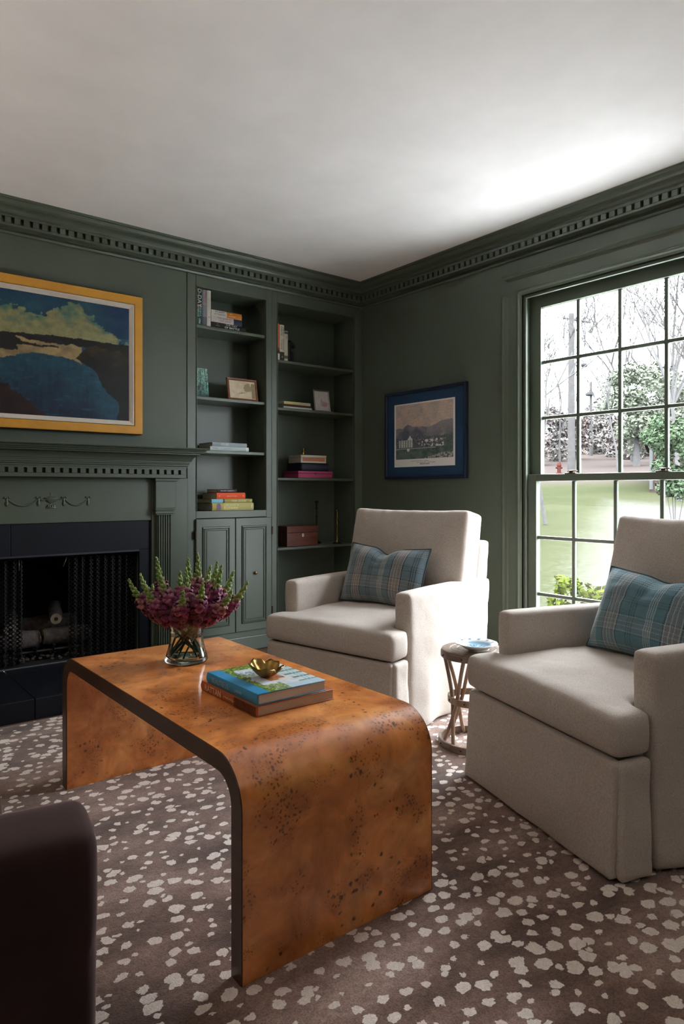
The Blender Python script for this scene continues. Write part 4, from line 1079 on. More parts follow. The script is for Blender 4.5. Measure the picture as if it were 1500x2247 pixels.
# ================================================================== BOOKS
def make_book(L, Wd, T, cov, label, group, cat='book', spine=(), text=(), hard=0.0024, pages=PAGES, cover_fn=None, rough=0.6, soft_spine=0.0):
    """spine faces local -Y and runs along X; the book lies flat, thickness along Z, origin under its middle"""
    t = thing('book', label, cat, (0, 0, 0), 0, group)
    cmat = cov if not isinstance(cov, tuple) else cm(cov[0], cov[1], cov[2], rough, spec=0.3)
    m = MB(); h = hard
    m.bbox(-L / 2, L / 2, 0.0, Wd, 0.0, h, 0.0008, 1); m.bbox(-L / 2, L / 2, 0.0, Wd, T - h, T, 0.0008, 1)
    n = 8
    rows = []
    for x in (-L / 2, L / 2):
        rows.append([(x, -0.004 * math.sin(PI * k / n) - 0.0004, T * k / n) for k in range(n + 1)] + [(x, h * 1.1, T * (n - k) / n * 0.98 + 0.01 * T) for k in range(n + 1)])
    m.strip(rows, closed=True); c = len(rows[0])
    m.add([p for p in rows[0]], [tuple(range(c))]); m.add([p for p in rows[1]], [tuple(range(c))])
    obj('cover', m, cmat, t, 40, world=False)
    obj('page_block', MB().box(-L / 2 + 0.003, L / 2 - 0.003, h, Wd - 0.003, h, T - h), pages, t, world=False)
    for (a, b, c3) in spine:
        sm = MB(); rws = []
        for x in (-L / 2 + a * L, -L / 2 + b * L):
            rws.append([(x, -0.004 * math.sin(PI * k / n) - 0.0010, T * k / n) for k in range(n + 1)])
        sm.strip(rws); obj('spine_panel', sm, cm(c3[0], c3[1], c3[2], rough), t, True, world=False)
    for (body, size, u, v, mat, sx) in text:
        M = Matrix.Translation((-L / 2 + u * L, -0.0052, v * T)) @ Matrix.Rotation(PI / 2, 4, 'X')
        lettering(body, size, mat, t, M, sx, 'spine_lettering')
    if cover_fn:
        g = col_grid(-L / 2 + 0.001, L / 2 - 0.001, 0.001, Wd - 0.001, 130, 110, cover_fn, lambda a, b: (a, b, T + 0.0005))
        obj('cover_print', g, COVERPRINT, t, world=False)
    return t
COVERPRINT = m_attr('printed_cover', 0.35, 0.45, 600, 0.04)
def lay(b, x0, y0, z, rotz=0.0): b.location = (x0, y0, z); b.rotation_euler = (0, 0, rotz); return b
def stand(b, x0, y0, z, L, lean=0.0):
    # spine still faces the room; the title reads downwards
    b.rotation_euler = (0, PI / 2 + lean, 0); b.location = (x0, y0, z + L / 2 + 0.0005); return b
# --- coffee table
BT2 = 0.029
b_low = make_book(0.322, 0.260, BT2, (168, 92, 58), 'brown rattan-patterned book under the blue garden book', 'books on the coffee table',
                  spine=((0.62, 0.985, (150, 88, 56)),), text=(('RATTAN', 0.026, 0.24, 0.5, cm(226, 200, 176), 1.0), ('A World of Elegance', 0.0085, 0.55, 0.5, cm(226, 200, 176), 1.0)), pages=cm(186, 170, 156, 0.8))
lay(b_low, -2.506, -2.381, TT + 0.0005, -PI / 2)
for k in range(16):   # woven bands on the spine
    u = 0.64 + 0.34 * k / 15
    obj('woven_band', MB().box(-0.161 + u * 0.322 - 0.0022, -0.161 + u * 0.322 + 0.0022, -0.0062, -0.004, 0.002, BT2 - 0.002), cm(112, 58, 36), b_low, world=False)
obj('cover_title', text_mb('RATTAN', 0.016), cm(70, 120, 180), b_low, world=False).matrix_basis = Matrix.Translation((0.145, 0.14, BT2 + 0.0006)) @ Matrix.Rotation(PI / 2, 4, 'Z')
def garden(u, v):
    # u runs along the spine (0 = far end), v from the spine outwards
    n = fbm(u * 10, v * 10); n2 = fbm(u * 34, v * 34, 2)
    if v < 0.17 + 0.02 * n2 * (u < .9): c = (58, 144, 190)
    elif u < 0.16 + 0.08 * n or v < 0.27 + 0.10 * n: c = lerp3((62, 92, 30), (176, 200, 92), 0.4 + n2 * 1.4)
    elif u > 0.78 + 0.05 * n and v < 0.5: c = lerp3((80, 110, 48), (196, 210, 170), 0.45 + n2)
    else:
        c = lerp3((206, 216, 226), (236, 238, 240), 0.5 + n)
        if v > 0.72 and 0.15 < u < 0.9 and math.sin(u * 46) > 0.55: c = (120, 150, 120)
        if v > 0.80 and math.sin(v * 120) > 0.6: c = (150, 196, 214)
        if 0.46 < u < 0.70 and 0.42 < v < 0.66 + 0.06 * n: c = lerp3((196, 106, 58), (224, 150, 104), 0.5 + n2)
        if 0.66 < u < 0.74 and 0.56 < v < 0.74: c = (236, 232, 226)
        if u > 0.86: c = lerp3(c, (176, 208, 226), 0.6)
        if 0.33 < u < 0.42 and 0.25 < v < 0.5: c = lerp3(c, (90, 120, 70), 0.5 + n2)
    return tuple(lin(max(0, min(255, q))) for q in c) + (1,)
BT1 = 0.030
b_top = make_book(0.290, 0.228, BT1, (64, 142, 184), 'blue book with a garden photo cover on top of the table stack', 'books on the coffee table',
                  text=(('BEAUTIFUL', 0.022, 0.30, 0.52, cm(150, 178, 190), 0.95), ('GARDENS', 0.009, 0.66, 0.5, cm(150, 178, 190), 1.0)), cover_fn=garden, pages=cm(200, 196, 192, 0.8))
lay(b_top, -2.503, -2.395, TT + BT2 + 0.001, -PI / 2)
lettering('BEAUTIFUL', 0.030, cm(150, 164, 180), b_top, Matrix.Translation((-0.062, 0.118, BT1 + 0.001)) @ Matrix.Rotation(PI / 2, 4, 'Z'), 0.9, 'cover_title')
# --- gilt leaf bowl on the books
gb = MB(); BX, BY, BZ = -2.392, -2.402, TT + BT2 + BT1 + 0.0022
def leaf(a, s, dz):
    lob = abs(math.sin(2.5 * a + 0.4)) ** 0.7
    r = (0.010 + 0.036 * s ** 0.85) * (1 + s * (0.20 * lob - 0.06)) * (1 + 0.05 * math.sin(9 * a) * s)
    z = 0.004 + 0.034 * s ** 1.7 * (0.72 + 0.30 * lob + 0.22 * math.cos(a - 2.2)) + dz + 0.0018 * math.sin(11 * a) * s
    return (BX + r * math.cos(a), BY + r * math.sin(a), BZ + z)
SEG = 80; rows = [[leaf(2 * PI * k / SEG, s / 9, 0.0) for k in range(SEG)] for s in range(10)] + [[leaf(2 * PI * k / SEG, s / 9, -0.0028) for k in range(SEG)] for s in reversed(range(10))]
gb.strip(rows, closed=True); gb.lathe([(0.001, 0.0), (0.014, 0.0), (0.012, 0.004), (0.011, 0.0045)], (BX, BY, BZ - 0.0014), 20); gb.lathe([(0.0005, 0.004), (0.0115, 0.0042)], (BX, BY, BZ), 20)
tag(obj('leaf_bowl', gb, m_plain('tarnished_gold', rgb(142, 114, 60), 0.36, 0.25, 60, metal=1.0), smooth=True), 'small gilt leaf-shaped bowl on top of the blue book', 'bowl')

# --- shelf of the left bookcase, top
G1 = 'books on the top shelf by the fireplace'
z0 = LS[0] + 0.0005
stand(make_book(0.238, 0.165, 0.044, (34, 66, 58), 'dark green upright book with big white title, top shelf by the fireplace', G1, spine=((0.44, 0.49, (168, 44, 62)),),
      text=(('D-DAY', 0.040, 0.24, 0.5, WHITEINK, 1.0), ('STEPHEN E.', 0.017, 0.60, 0.68, cm(170, 208, 200), 0.9), ('AMBROSE', 0.019, 0.62, 0.32, cm(170, 208, 200), 0.9), ('1994', 0.024, 0.88, 0.5, WHITEINK, 0.8))), -1.4125, 0.030, z0, 0.238)
stand(make_book(0.240, 0.165, 0.033, (128, 128, 134), 'grey upright book with red title, second on the top shelf by the fireplace', G1, spine=((0.0, 0.42, (150, 144, 144)), (0.75, 1.0, (92, 92, 104))),
      text=(('WORLD WAR II', 0.011, 0.24, 0.64, cm(110, 40, 46), 1.0), ('THE EASTERN', 0.009, 0.24, 0.3, cm(110, 40, 46), 1.0))), -1.3675, 0.030, z0, 0.240)
stand(make_book(0.241, 0.165, 0.029, (214, 208, 196), 'cream upright book, third on the top shelf by the fireplace', G1, text=(('A STORY OF THE WAR', 0.008, 0.35, 0.5, cm(120, 110, 100), 1.0), ('o', 0.016, 0.74, 0.5, INK, 1.4))), -1.3335, 0.030, z0, 0.241)
hz = z0
def pile(L, Wd, T, cov, label, xl, g, yf=0.03, **kw):
    global hz
    b = make_book(L, Wd, T, cov, label, g, **kw); lay(b, xl + L / 2, yf, hz + 0.0004); hz += T + 0.0006; return b
pile(0.262, 0.17, 0.0385, (26, 22, 20), 'black book titled in white, bottom of the stack on the top shelf', -1.302, G1, text=(('THE DAY', 0.017, 0.58, 0.74, cm(190, 184, 176), 1.3), ('OF BATTLE', 0.018, 0.60, 0.30, WHITEINK, 1.3), ('RICK', 0.007, 0.18, 0.7, cm(160, 150, 140), 1.0), ('ATKINSON', 0.006, 0.18, 0.4, cm(160, 150, 140), 1.0)))
pile(0.236, 0.17, 0.0400, (206, 196, 192), 'pale mauve book, middle of the stack on the top shelf', -1.302, G1, spine=((0.72, 1.0, (44, 50, 76)),), text=(('THE GUNS AT', 0.0165, 0.42, 0.72, cm(120, 96, 92), 1.05), ('LAST LIGHT', 0.0165, 0.44, 0.30, cm(120, 96, 92), 1.05)))
pile(0.234, 0.17, 0.0400, (214, 208, 196), 'cream and orange book, uppermost of the stack on the top shelf', -1.302, G1, spine=((0.50, 1.0, (196, 118, 36)),), text=(('AN ARMY', 0.0165, 0.27, 0.72, cm(96, 86, 76), 1.05), ('AT DAWN', 0.0165, 0.27, 0.30, cm(96, 86, 76), 1.05), ('RICK', 0.010, 0.64, 0.70, cm(240, 214, 150), 1.0), ('ATKINSON', 0.010, 0.68, 0.32, cm(240, 214, 150), 1.0)))
# --- second shelf: forest cover book, framed sketch map
def forest(u, v):
    n = fbm(u * 7, v * 7); s = fbm(u * 16, v * 1.6, 4); s2 = fbm(u * 34 + 2 * n, v * 4.5, 6)
    c = lerp3((116, 170, 156), (176, 214, 196), v * 0.8 + n)
    if s > 0.22: c = lerp3((58, 108, 98), (96, 140, 126), v)
    if abs(s2) < 0.10: c = (36, 58, 54)
    if v < 0.28: c = lerp3(c, (34, 62, 60), (0.28 - v) * 3 + 0.4 * n)
    if u < 0.34 and v < 0.55: c = lerp3(c, (110, 112, 88), 0.5)
    if (u - 0.62) ** 2 / 0.014 + (v - 0.36) ** 2 / 0.010 < 1: c = lerp3((52, 62, 56), (120, 140, 124), 0.4 + n)
    if (u - 0.34) ** 2 * 1.2 + (v - 0.70) ** 2 < 0.012: c = (190, 222, 206)
    return tuple(lin(max(0, min(255, q))) for q in c) + (1,)
fbk = thing('book', 'book facing out with a green birch forest cover, second shelf by the fireplace', 'book', (-1.336, 0.13, LS[1] + 0.0005))
FM = Matrix.Translation((-1.336, 0.150, LS[1] + 0.001)) @ Matrix.Rotation(math.radians(-9), 4, 'X')
for nm, m_, mat in (('cover', MB().bbox(-0.084, 0.084, 0.0, 0.003, 0.0, 0.222, 0.001, 1).bbox(-0.084, 0.084, 0.021, 0.024, 0.0, 0.222, 0.001, 1).bbox(-0.084, -0.081, 0.0, 0.024, 0.0, 0.222, 0.001, 1), cm(70, 110, 100)), ('page_block', MB().box(-0.081, 0.081, 0.003, 0.021, 0.003, 0.219), PAGES),
                    ('cover_print', col_grid(-0.083, 0.083, 0.001, 0.221, 70, 90, forest, lambda a, b: (a, -0.0006, b)), COVERPRINT)):
    me = m_.mesh(nm, mat); me.transform(FM); obj(nm, me, None, fbk)
me = text_mb('TREES', 0.026); me.transform(FM @ Matrix.Translation((-0.030, -0.0012, 0.192)) @ Matrix.Rotation(PI / 2, 4, 'X')); obj('cover_title', me, INK, fbk)
def desk_frame(name, label, xc, yf, z, w, h, tilt, fw, fmat, fn, cat):
    t = thing(name, label, cat, (xc, yf + 0.04, z))
    M = Matrix.Translation((xc, yf, z + 0.0008)) @ Matrix.Rotation(-tilt, 4, 'X')
    def add(nm, mb, mat):
        me = mb.mesh(nm, mat); me.transform(M); return obj(nm, me, None, t)
    add('frame', frame_ring(-w / 2, w / 2, 0, h, [(0, -0.012), (0, 0.002), (0.002, 0.004), (fw * 0.6, 0.003), (fw * 0.75, 0.005), (fw, 0.001), (fw, -0.004)], lambda a, b, d: (a, -d, b)), fmat)
    add('backing', MB().box(-w / 2 + 0.002, w / 2 - 0.002, 0.004, 0.012, 0.002, h - 0.002), cm(40, 34, 30))
    add('picture', col_grid(-w / 2 + fw * 0.8, w / 2 - fw * 0.8, fw * 0.8, h - fw * 0.8, 60, 50, fn, lambda a, b: (a, 0.002, b)), COVERPRINT)
    ya = h * 0.62 * math.sin(tilt)
    # easel strut from the back of the frame down to the shelf
    o = MB().tube([(xc, yf + 0.012 + ya, z + h * 0.6 * math.cos(tilt)), (xc, yf + 0.022 + ya + h * 0.22, z + 0.004)], 0.004, 6, flat=(3, 1)); obj('easel_strut', o, cm(40, 34, 30), t)
    return t
def sketch(u, v):
    n = fbm(u * 5, v * 5); n2 = fbm(u * 30, v * 30, 3); c = lerp3((206, 188, 158), (222, 206, 178), 0.5 + n)
    if u > 0.84 and v < 0.88: c = (150, 132, 98)
    if (u - 0.70) ** 2 / 0.022 + (v - 0.62) ** 2 / 0.05 < 1 + 1.2 * n: c = (160, 144, 112)
    if 0.3 < u < 0.66 and abs(v - 0.25 - 0.35 * (u - 0.3) + 0.05 * n) < 0.012: c = (112, 96, 74)
    if abs(u - 0.05) < 0.03 or abs(v - 0.04) < 0.03 or v > 0.95 or u > 0.97: c = (216, 198, 168)
    return tuple(lin(max(0, min(255, q * (1 + .06 * n2)))) for q in c) + (1,)
desk_frame('framed_sketch', 'small framed tan sketch in a walnut frame, second shelf by the fireplace', -1.040, 0.050, LS[1], 0.238, 0.160, math.radians(10), 0.016, m_wood('walnut_frame', rgb(104, 62, 36), rgb(150, 96, 58), 0.35), sketch, 'picture')
# --- third shelf
G3 = 'grey books on the third shelf by the fireplace'
hz = LS[2] + 0.0005
pile(0.298, 0.20, 0.0290, (182, 192, 192), 'light grey book, lower of the two on the third shelf', -1.310, G3, spine=((0.92, 0.99, (206, 212, 210)),), text=(('White', 0.014, 0.12, 0.52, cm(130, 140, 140), 1.2), ('ON WHITE', 0.011, 0.45, 0.5, cm(140, 150, 150), 1.2), ('V', 0.018, 0.955, 0.5, WHITEINK, 1.2)))
pile(0.266, 0.20, 0.0270, (150, 162, 166), 'darker grey book, upper of the two on the third shelf', -1.294, G3, text=(('HOUSES', 0.021, 0.35, 0.5, WHITEINK, 0.8),))
# --- bottom of the opening
G4 = 'books stacked above the cupboard doors'
hz = 0.9705
pile(0.322, 0.22, 0.0500, (184, 176, 112), 'olive flower book with a purple motif, bottom of the stack above the cupboard', -1.295, G4, spine=((0.0, 0.27, (170, 152, 70)),), text=(('PLANT &', 0.021, 0.48, 0.72, cm(214, 208, 160), 1.2), ('FLOWER', 0.024, 0.44, 0.28, cm(226, 218, 150), 1.2), ('8', 0.030, 0.945, 0.52, cm(226, 220, 176), 0.8)))
pile(0.316, 0.22, 0.0270, (160, 148, 74), 'olive book with a sky blue spine end, second in the stack above the cupboard', -1.300, G4, spine=((0.0, 0.27, (116, 176, 190)), (0.27, 0.315, (60, 82, 62))), text=(('VAN GOGH', 0.019, 0.66, 0.5, cm(222, 224, 206), 1.1), ('o', 0.022, 0.95, 0.55, WHITEINK, 1.1)))
pile(0.222, 0.21, 0.0420, (222, 82, 34), 'orange book, third in the stack above the cupboard', -1.262, G4, text=(('Still Life of a Garden', 0.0095, 0.52, 0.45, cm(248, 190, 160), 1.0), ('x', 0.014, 0.92, 0.5, WHITEINK, 1.3), ('o', 0.015, 0.09, 0.5, cm(250, 200, 170), 1.0)))
pile(0.152, 0.15, 0.0240, (50, 38, 36), 'small dark book, uppermost in the stack above the cupboard', -1.258, G4, text=(('THE HUNT COOKBOOK', 0.0085, 0.50, 0.5, WHITEINK, 1.1),))
ex = MB()   # purple vase motif of the flower book
b_flower = [o for o in bpy.data.objects if o.get('label', '').startswith('olive flower book')][0]
ex.prism([(-0.128, 0.004), (-0.096, 0.004), (-0.096, 0.026), (-0.101, 0.043), (-0.109, 0.047), (-0.118, 0.047), (-0.128, 0.036), (-0.127, 0.026)], 'y', -0.0062, -0.0040)
obj('spine_motif', ex, cm(112, 84, 118), b_flower, world=False)

# --- corner bookcase, first shelf
G5 = 'upright books in the corner bookcase'
z0 = RS[0] + 0.0005
stand(make_book(0.262, 0.165, 0.024, (206, 106, 46), 'orange upright book against the middle stile of the corner bookcase', G5, spine=((0.66, 0.72, (90, 84, 78)), (0.72, 0.82, (52, 46, 34)), (0.82, 1.0, (206, 200, 190)))), -0.7760, 0.034, z0, 0.262)
stand(make_book(0.258, 0.165, 0.038, (214, 206, 186), 'cream upright book with black block lettering in the corner bookcase', G5, spine=((0.76, 1.0, (70, 58, 44)),), text=(('STEPHEN E.', 0.0135, 0.19, 0.70, INK, 1.0), ('AMBROSE', 0.0135, 0.17, 0.34, INK, 1.15), ('UNDAUNTED', 0.0135, 0.56, 0.70, INK, 1.0), ('COURAGE', 0.0135, 0.55, 0.34, INK, 1.1), ('O', 0.016, 0.90, 0.5, WHITEINK, 0.8))), -0.7505, 0.034, z0, 0.258)
stand(make_book(0.218, 0.160, 0.030, (196, 190, 170), 'shorter cream book beside the dog bookend', G5, spine=((0.02, 0.10, (96, 90, 76)), (0.82, 0.92, (90, 80, 66))), text=(('1801', 0.014, 0.20, 0.55, cm(96, 88, 74), 1.0),)), -0.7110, 0.034, z0, 0.218)
# dog bookend: seated retriever silhouette with head, muzzle, ears
dgm = MB(); DX, DY, DZ = -0.636, 0.105, RS[0] + 0.0006
dgm.box(DX - 0.036, DX + 0.046, DY - 0.040, DY + 0.040, DZ, DZ + 0.012)
dgm.tube([(DX - 0.004, DY, DZ + 0.008), (DX - 0.006, DY, DZ + 0.05), (DX - 0.004, DY, DZ + 0.085), (DX + 0.002, DY, DZ + 0.115), (DX + 0.010, DY, DZ + 0.140)], [0.038, 0.037, 0.033, 0.026, 0.026], 16)
dgm.ico((DX + 0.014, DY, DZ + 0.148), 0.029, 2, (1.05, 0.85, 1.0))
dgm.tube([(DX + 0.026, DY, DZ + 0.143), (DX + 0.048, DY, DZ + 0.134), (DX + 0.064, DY, DZ + 0.129)], [0.021, 0.0165, 0.013], 12)
for s in (-1, 1):
    dgm.ico((DX + 0.002, DY + s * 0.024, DZ + 0.138), 0.017, 1, (0.9, 0.45, 1.5))
    dgm.tube([(DX + 0.018, DY + s * 0.018, DZ + 0.080), (DX + 0.026, DY + s * 0.018, DZ + 0.040), (DX + 0.028, DY + s * 0.018, DZ + 0.010)], [0.014, 0.011, 0.010], 10)
dsk = soft(dgm, 0.0045, 3)
tag(obj('dog_bookend', dsk, m_plain('black_cast_iron', rgb(14, 14, 15), 0.45, 0.2, 60)), 'black dog figure bookend beside the upright books in the corner bookcase', 'bookend')
# --- second shelf
G6 = 'thin books on the corner bookcase'
hz = RS[1] + 0.0005
pile(0.254, 0.18, 0.0140, (196, 196, 190), 'thin pale grey book, bottom of the low stack in the corner bookcase', -0.722, G6, hard=0.0015)
pile(0.240, 0.18, 0.0150, (70, 40, 38), 'thin dark red book, middle of the low stack in the corner bookcase', -0.718, G6, hard=0.0015)
pile(0.236, 0.18, 0.0200, (200, 192, 156), 'thin pale yellow book, uppermost of the low stack in the corner bookcase', -0.718, G6, hard=0.0015, spine=((0.08, 0.5, (206, 190, 120)),), text=(('Collected Poems', 0.009, 0.72, 0.5, cm(110, 100, 80), 1.0),))
def petalprint(u, v):
    n = fbm(u * 5, v * 5); c = lerp3((196, 188, 188), (206, 198, 198), 0.5 + n)
    if (u - 0.66) ** 2 / 0.05 + (v - 0.34) ** 2 / 0.016 < 1 + n: c = (178, 142, 140)
    if (u - 0.48) ** 2 / 0.006 + (v - 0.44) ** 2 / 0.03 < 1: c = (182, 158, 158)
    return tuple(lin(max(0, min(255, q))) for q in c) + (1,)
desk_frame('photo_frame', 'small silver photo frame standing in the corner bookcase', -0.346, 0.055, RS[1], 0.150, 0.170, math.radians(9), 0.010, m_plain('silver_frame', rgb(150, 138, 124), 0.3, 0.1, 40, metal=0.8), petalprint, 'photo frame')
# --- third shelf: boxes
def lid_box(name, label, x0, x1, y0, y1, z0, z1, mat, lidz, cat='box', group=None, extra=None, bev=0.003):
    t = thing(name, label, cat, ((x0 + x1) / 2, (y0 + y1) / 2, z0), 0, group)
    obj('box_body', MB().bbox(x0 + 0.001, x1 - 0.001, y0 + 0.001, y1 - 0.001, z0, lidz, bev), mat, t); obj('lid', MB().bbox(x0, x1, y0, y1, lidz + 0.0012, z1, bev), mat, t)
    return t
G7 = 'boxes stacked in the corner bookcase'
zz = RS[2] + 0.0006
pk = lid_box('keepsake_box', 'pink leather box, bottom of the stack in the corner bookcase', -0.590, -0.268, 0.032, 0.23, zz, zz + 0.052, cm(166, 60, 98, 0.6), zz + 0.034, group=G7); obj('clasp', MB().bbox(-0.436, -0.424, 0.029, 0.034, zz + 0.026, zz + 0.042, 0.001), cm(110, 40, 66), pk)
zz += 0.0526
nv = thing('navy_case', 'navy blue padded case in the middle of the box stack in the corner bookcase', 'box', (-0.42, 0.12, zz), 0, G7)
obj('case_body', MB().bbox(-0.560, -0.294, 0.034, 0.22, zz, zz + 0.060, 0.016, 4), cm(22, 24, 48, 0.6), nv, 40); obj('zip', MB().bbox(-0.556, -0.298, 0.0325, 0.036, zz + 0.028, zz + 0.032, 0.0008), cm(60, 60, 74), nv)
zz += 0.0606
cb = lid_box('stationery_box', 'cream box with a terracotta panel, uppermost of the stack in the corner bookcase', -0.564, -0.328, 0.034, 0.20, zz, zz + 0.058, cm(196, 188, 170, 0.6), zz + 0.040, group=G7, bev=0.002); obj('label_panel', MB().bbox(-0.548, -0.344, 0.0325, 0.0345, zz + 0.013, zz + 0.0385, 0.0006, 1), cm(176, 108, 76), cb)
zz += 0.0586
tag(obj('brass_ornament', MB().lathe([(0.001, 0), (0.013, 0), (0.0145, 0.002), (0.010, 0.008), (0.0085, 0.016), (0.008, 0.040), (0.010, 0.044), (0.009, 0.052), (0.001, 0.054)], (-0.497, 0.10, zz), 20), BRASS, smooth=40), 'small brass cylinder standing on the cream and terracotta box', 'ornament')
# --- fourth shelf
zz = RS[3] + 0.0006
wbx = lid_box('wooden_box', 'mahogany box with a keyhole plate on the lower shelf of the corner bookcase', -0.680, -0.398, 0.045, 0.22, zz, zz + 0.148, MAHOG, zz + 0.100, bev=0.002)
me = MB().lathe([(0.004, 0.0), (0.010, 0.0), (0.010, 0.002), (0.004, 0.0025), (0.004, 0.0)], (0, 0, 0), 18, closed_ends=False, sy=1.3).mesh('keyhole_plate', m_plain('pearl', rgb(216, 210, 200), 0.3)); me.transform(Matrix.Translation((-0.538, 0.0455, zz + 0.080)) @ Matrix.Rotation(PI / 2, 4, 'X')); obj('keyhole_plate', me, None, wbx)
def candlestick(label, x, y, z, h, mat):
    pr_ = [(0.001, 0.0), (0.036, 0.0), (0.038, 0.004), (0.034, 0.009), (0.020, 0.014), (0.012, 0.028), (0.010, 0.040), (0.014, 0.046), (0.008, 0.054), (0.007, 0.10), (0.012, 0.112), (0.0075, 0.122), (0.009, 0.165), (0.0135, 0.176), (0.008, 0.186), (0.007, 0.215), (0.012, 0.226), (0.009, 0.240), (0.012, 0.262), (0.020, 0.268), (0.019, 0.274), (0.010, 0.276), (0.001, 0.272)]
    t = thing('candlestick', label, 'candlestick', (x, y, z), 0, 'turned candlesticks in the corner bookcase')
    k = h / 0.276; pr_ = [(r_ * (0.72 if r_ < 0.03 else 0.9), z_) for r_, z_ in pr_]
    obj('base', MB().lathe([(r, zz_ * k) for r, zz_ in pr_[:6]], (x, y, z), 24), mat, t, 40); obj('stem', MB().lathe([(r, zz_ * k) for r, zz_ in pr_[5:19]], (x, y, z), 20), mat, t, 40); obj('socket', MB().lathe([(r, zz_ * k) for r, zz_ in pr_[18:]], (x, y, z), 20), mat, t, 40)
candlestick('taller dark turned candlestick behind the mahogany box', -0.312, 0.180, RS[3] + 0.0006, 0.330, m_plain('dark_bronze', rgb(74, 54, 38), 0.25, 0.15, 50, metal=0.9))
candlestick('slender brass candlestick at the shelf front near the chair', -0.205, 0.060, RS[3] + 0.0006, 0.262, m_plain('old_brass', rgb(134, 110, 62), 0.25, 0.15, 50, metal=0.95))

# ================================================================== DARK CHAIR AT THE LOWER LEFT
vc = thing('velvet_chair', 'dark brown velvet chair seen from behind at the near left', 'chair', (-3.372, -2.372, RT), math.radians(170))
def vs_(name, mb, it=6, vox=0.0125, deform=None): obj(name, soft(mb, vox, it, deform), VELVET, vc, world=False)
vs_('backrest', MB().prism([(0.60, 0.16), (0.76, 0.16), (0.80, 0.652), (0.66, 0.655)], 'x', -0.360, 0.360), 16)
for s in (-1, 1):
    a, b = sorted((s * 0.27, s * 0.36)); vs_('arm', MB().box(a, b, 0.16, 0.70, 0.16, 0.405), 6)
vs_('seat_cushion', MB().box(-0.265, 0.265, 0.02, 0.64, 0.30, 0.44), 6); vs_('seat_base', MB().box(-0.34, 0.34, 0.05, 0.72, 0.14, 0.30), 3)
for sx in (-1, 1):
    for yy in (0.10, 0.68): obj('leg', MB().lathe([(0.014, 0.0), (0.024, 0.15)], (sx * 0.30, yy, 0.0005), 14), EDGEWOOD, vc, 40, world=False)

# ================================================================== FILL LAMPS, unseen uplighters added to brighten the ceiling
def ceiling_fill_lamp(label, x, y, watts, zb=1.22, col=(1.0, 0.90, 0.78)):
    fl_ = thing('ceiling_fill_lamp', label, 'lamp', (x, y, RT))
    obj('base', MB().lathe([(0.001, RT), (0.15, RT), (0.155, 0.014), (0.14, 0.024), (0.02, 0.034), (0.012, 0.05)], (x, y, 0), 32), BRASS, fl_, 40)  # base, pole and bowl belong to the added fill lamp
    obj('pole', MB().tube([(x, y, 0.04), (x, y, zb - 0.10)], 0.011, 12), BRASS, fl_, 40)
    obj('fill_lamp_bowl', MB().lathe([(0.010, zb - 0.10), (0.05, zb - 0.10), (0.15, zb - 0.05), (0.20, zb + 0.03), (0.205, zb + 0.03), (0.153, zb - 0.058), (0.05, zb - 0.108), (0.010, zb - 0.108), (0.010, zb - 0.10)], (x, y, 0), 40, closed_ends=False), BRASS, fl_, 40)
    l = bpy.data.lights.new('ceiling_fill', 'AREA'); l.shape = 'DISK'; l.size = 0.24; l.energy = watts; l.color = col
    o = bpy.data.objects.new('ceiling_fill', l); COL.objects.link(o); o.parent = fl_; o.location = (0, 0, zb - RT - 0.02); o.rotation_euler = (PI, 0, 0)
ceiling_fill_lamp('unseen brass uplighter added left of the fireplace for ceiling fill', -5.2, -1.1, 24)
ceiling_fill_lamp('unseen brass uplighter added behind the camera for ceiling fill', -1.9, -5.4, 12.5, col=(1.0, 0.95, 0.90))

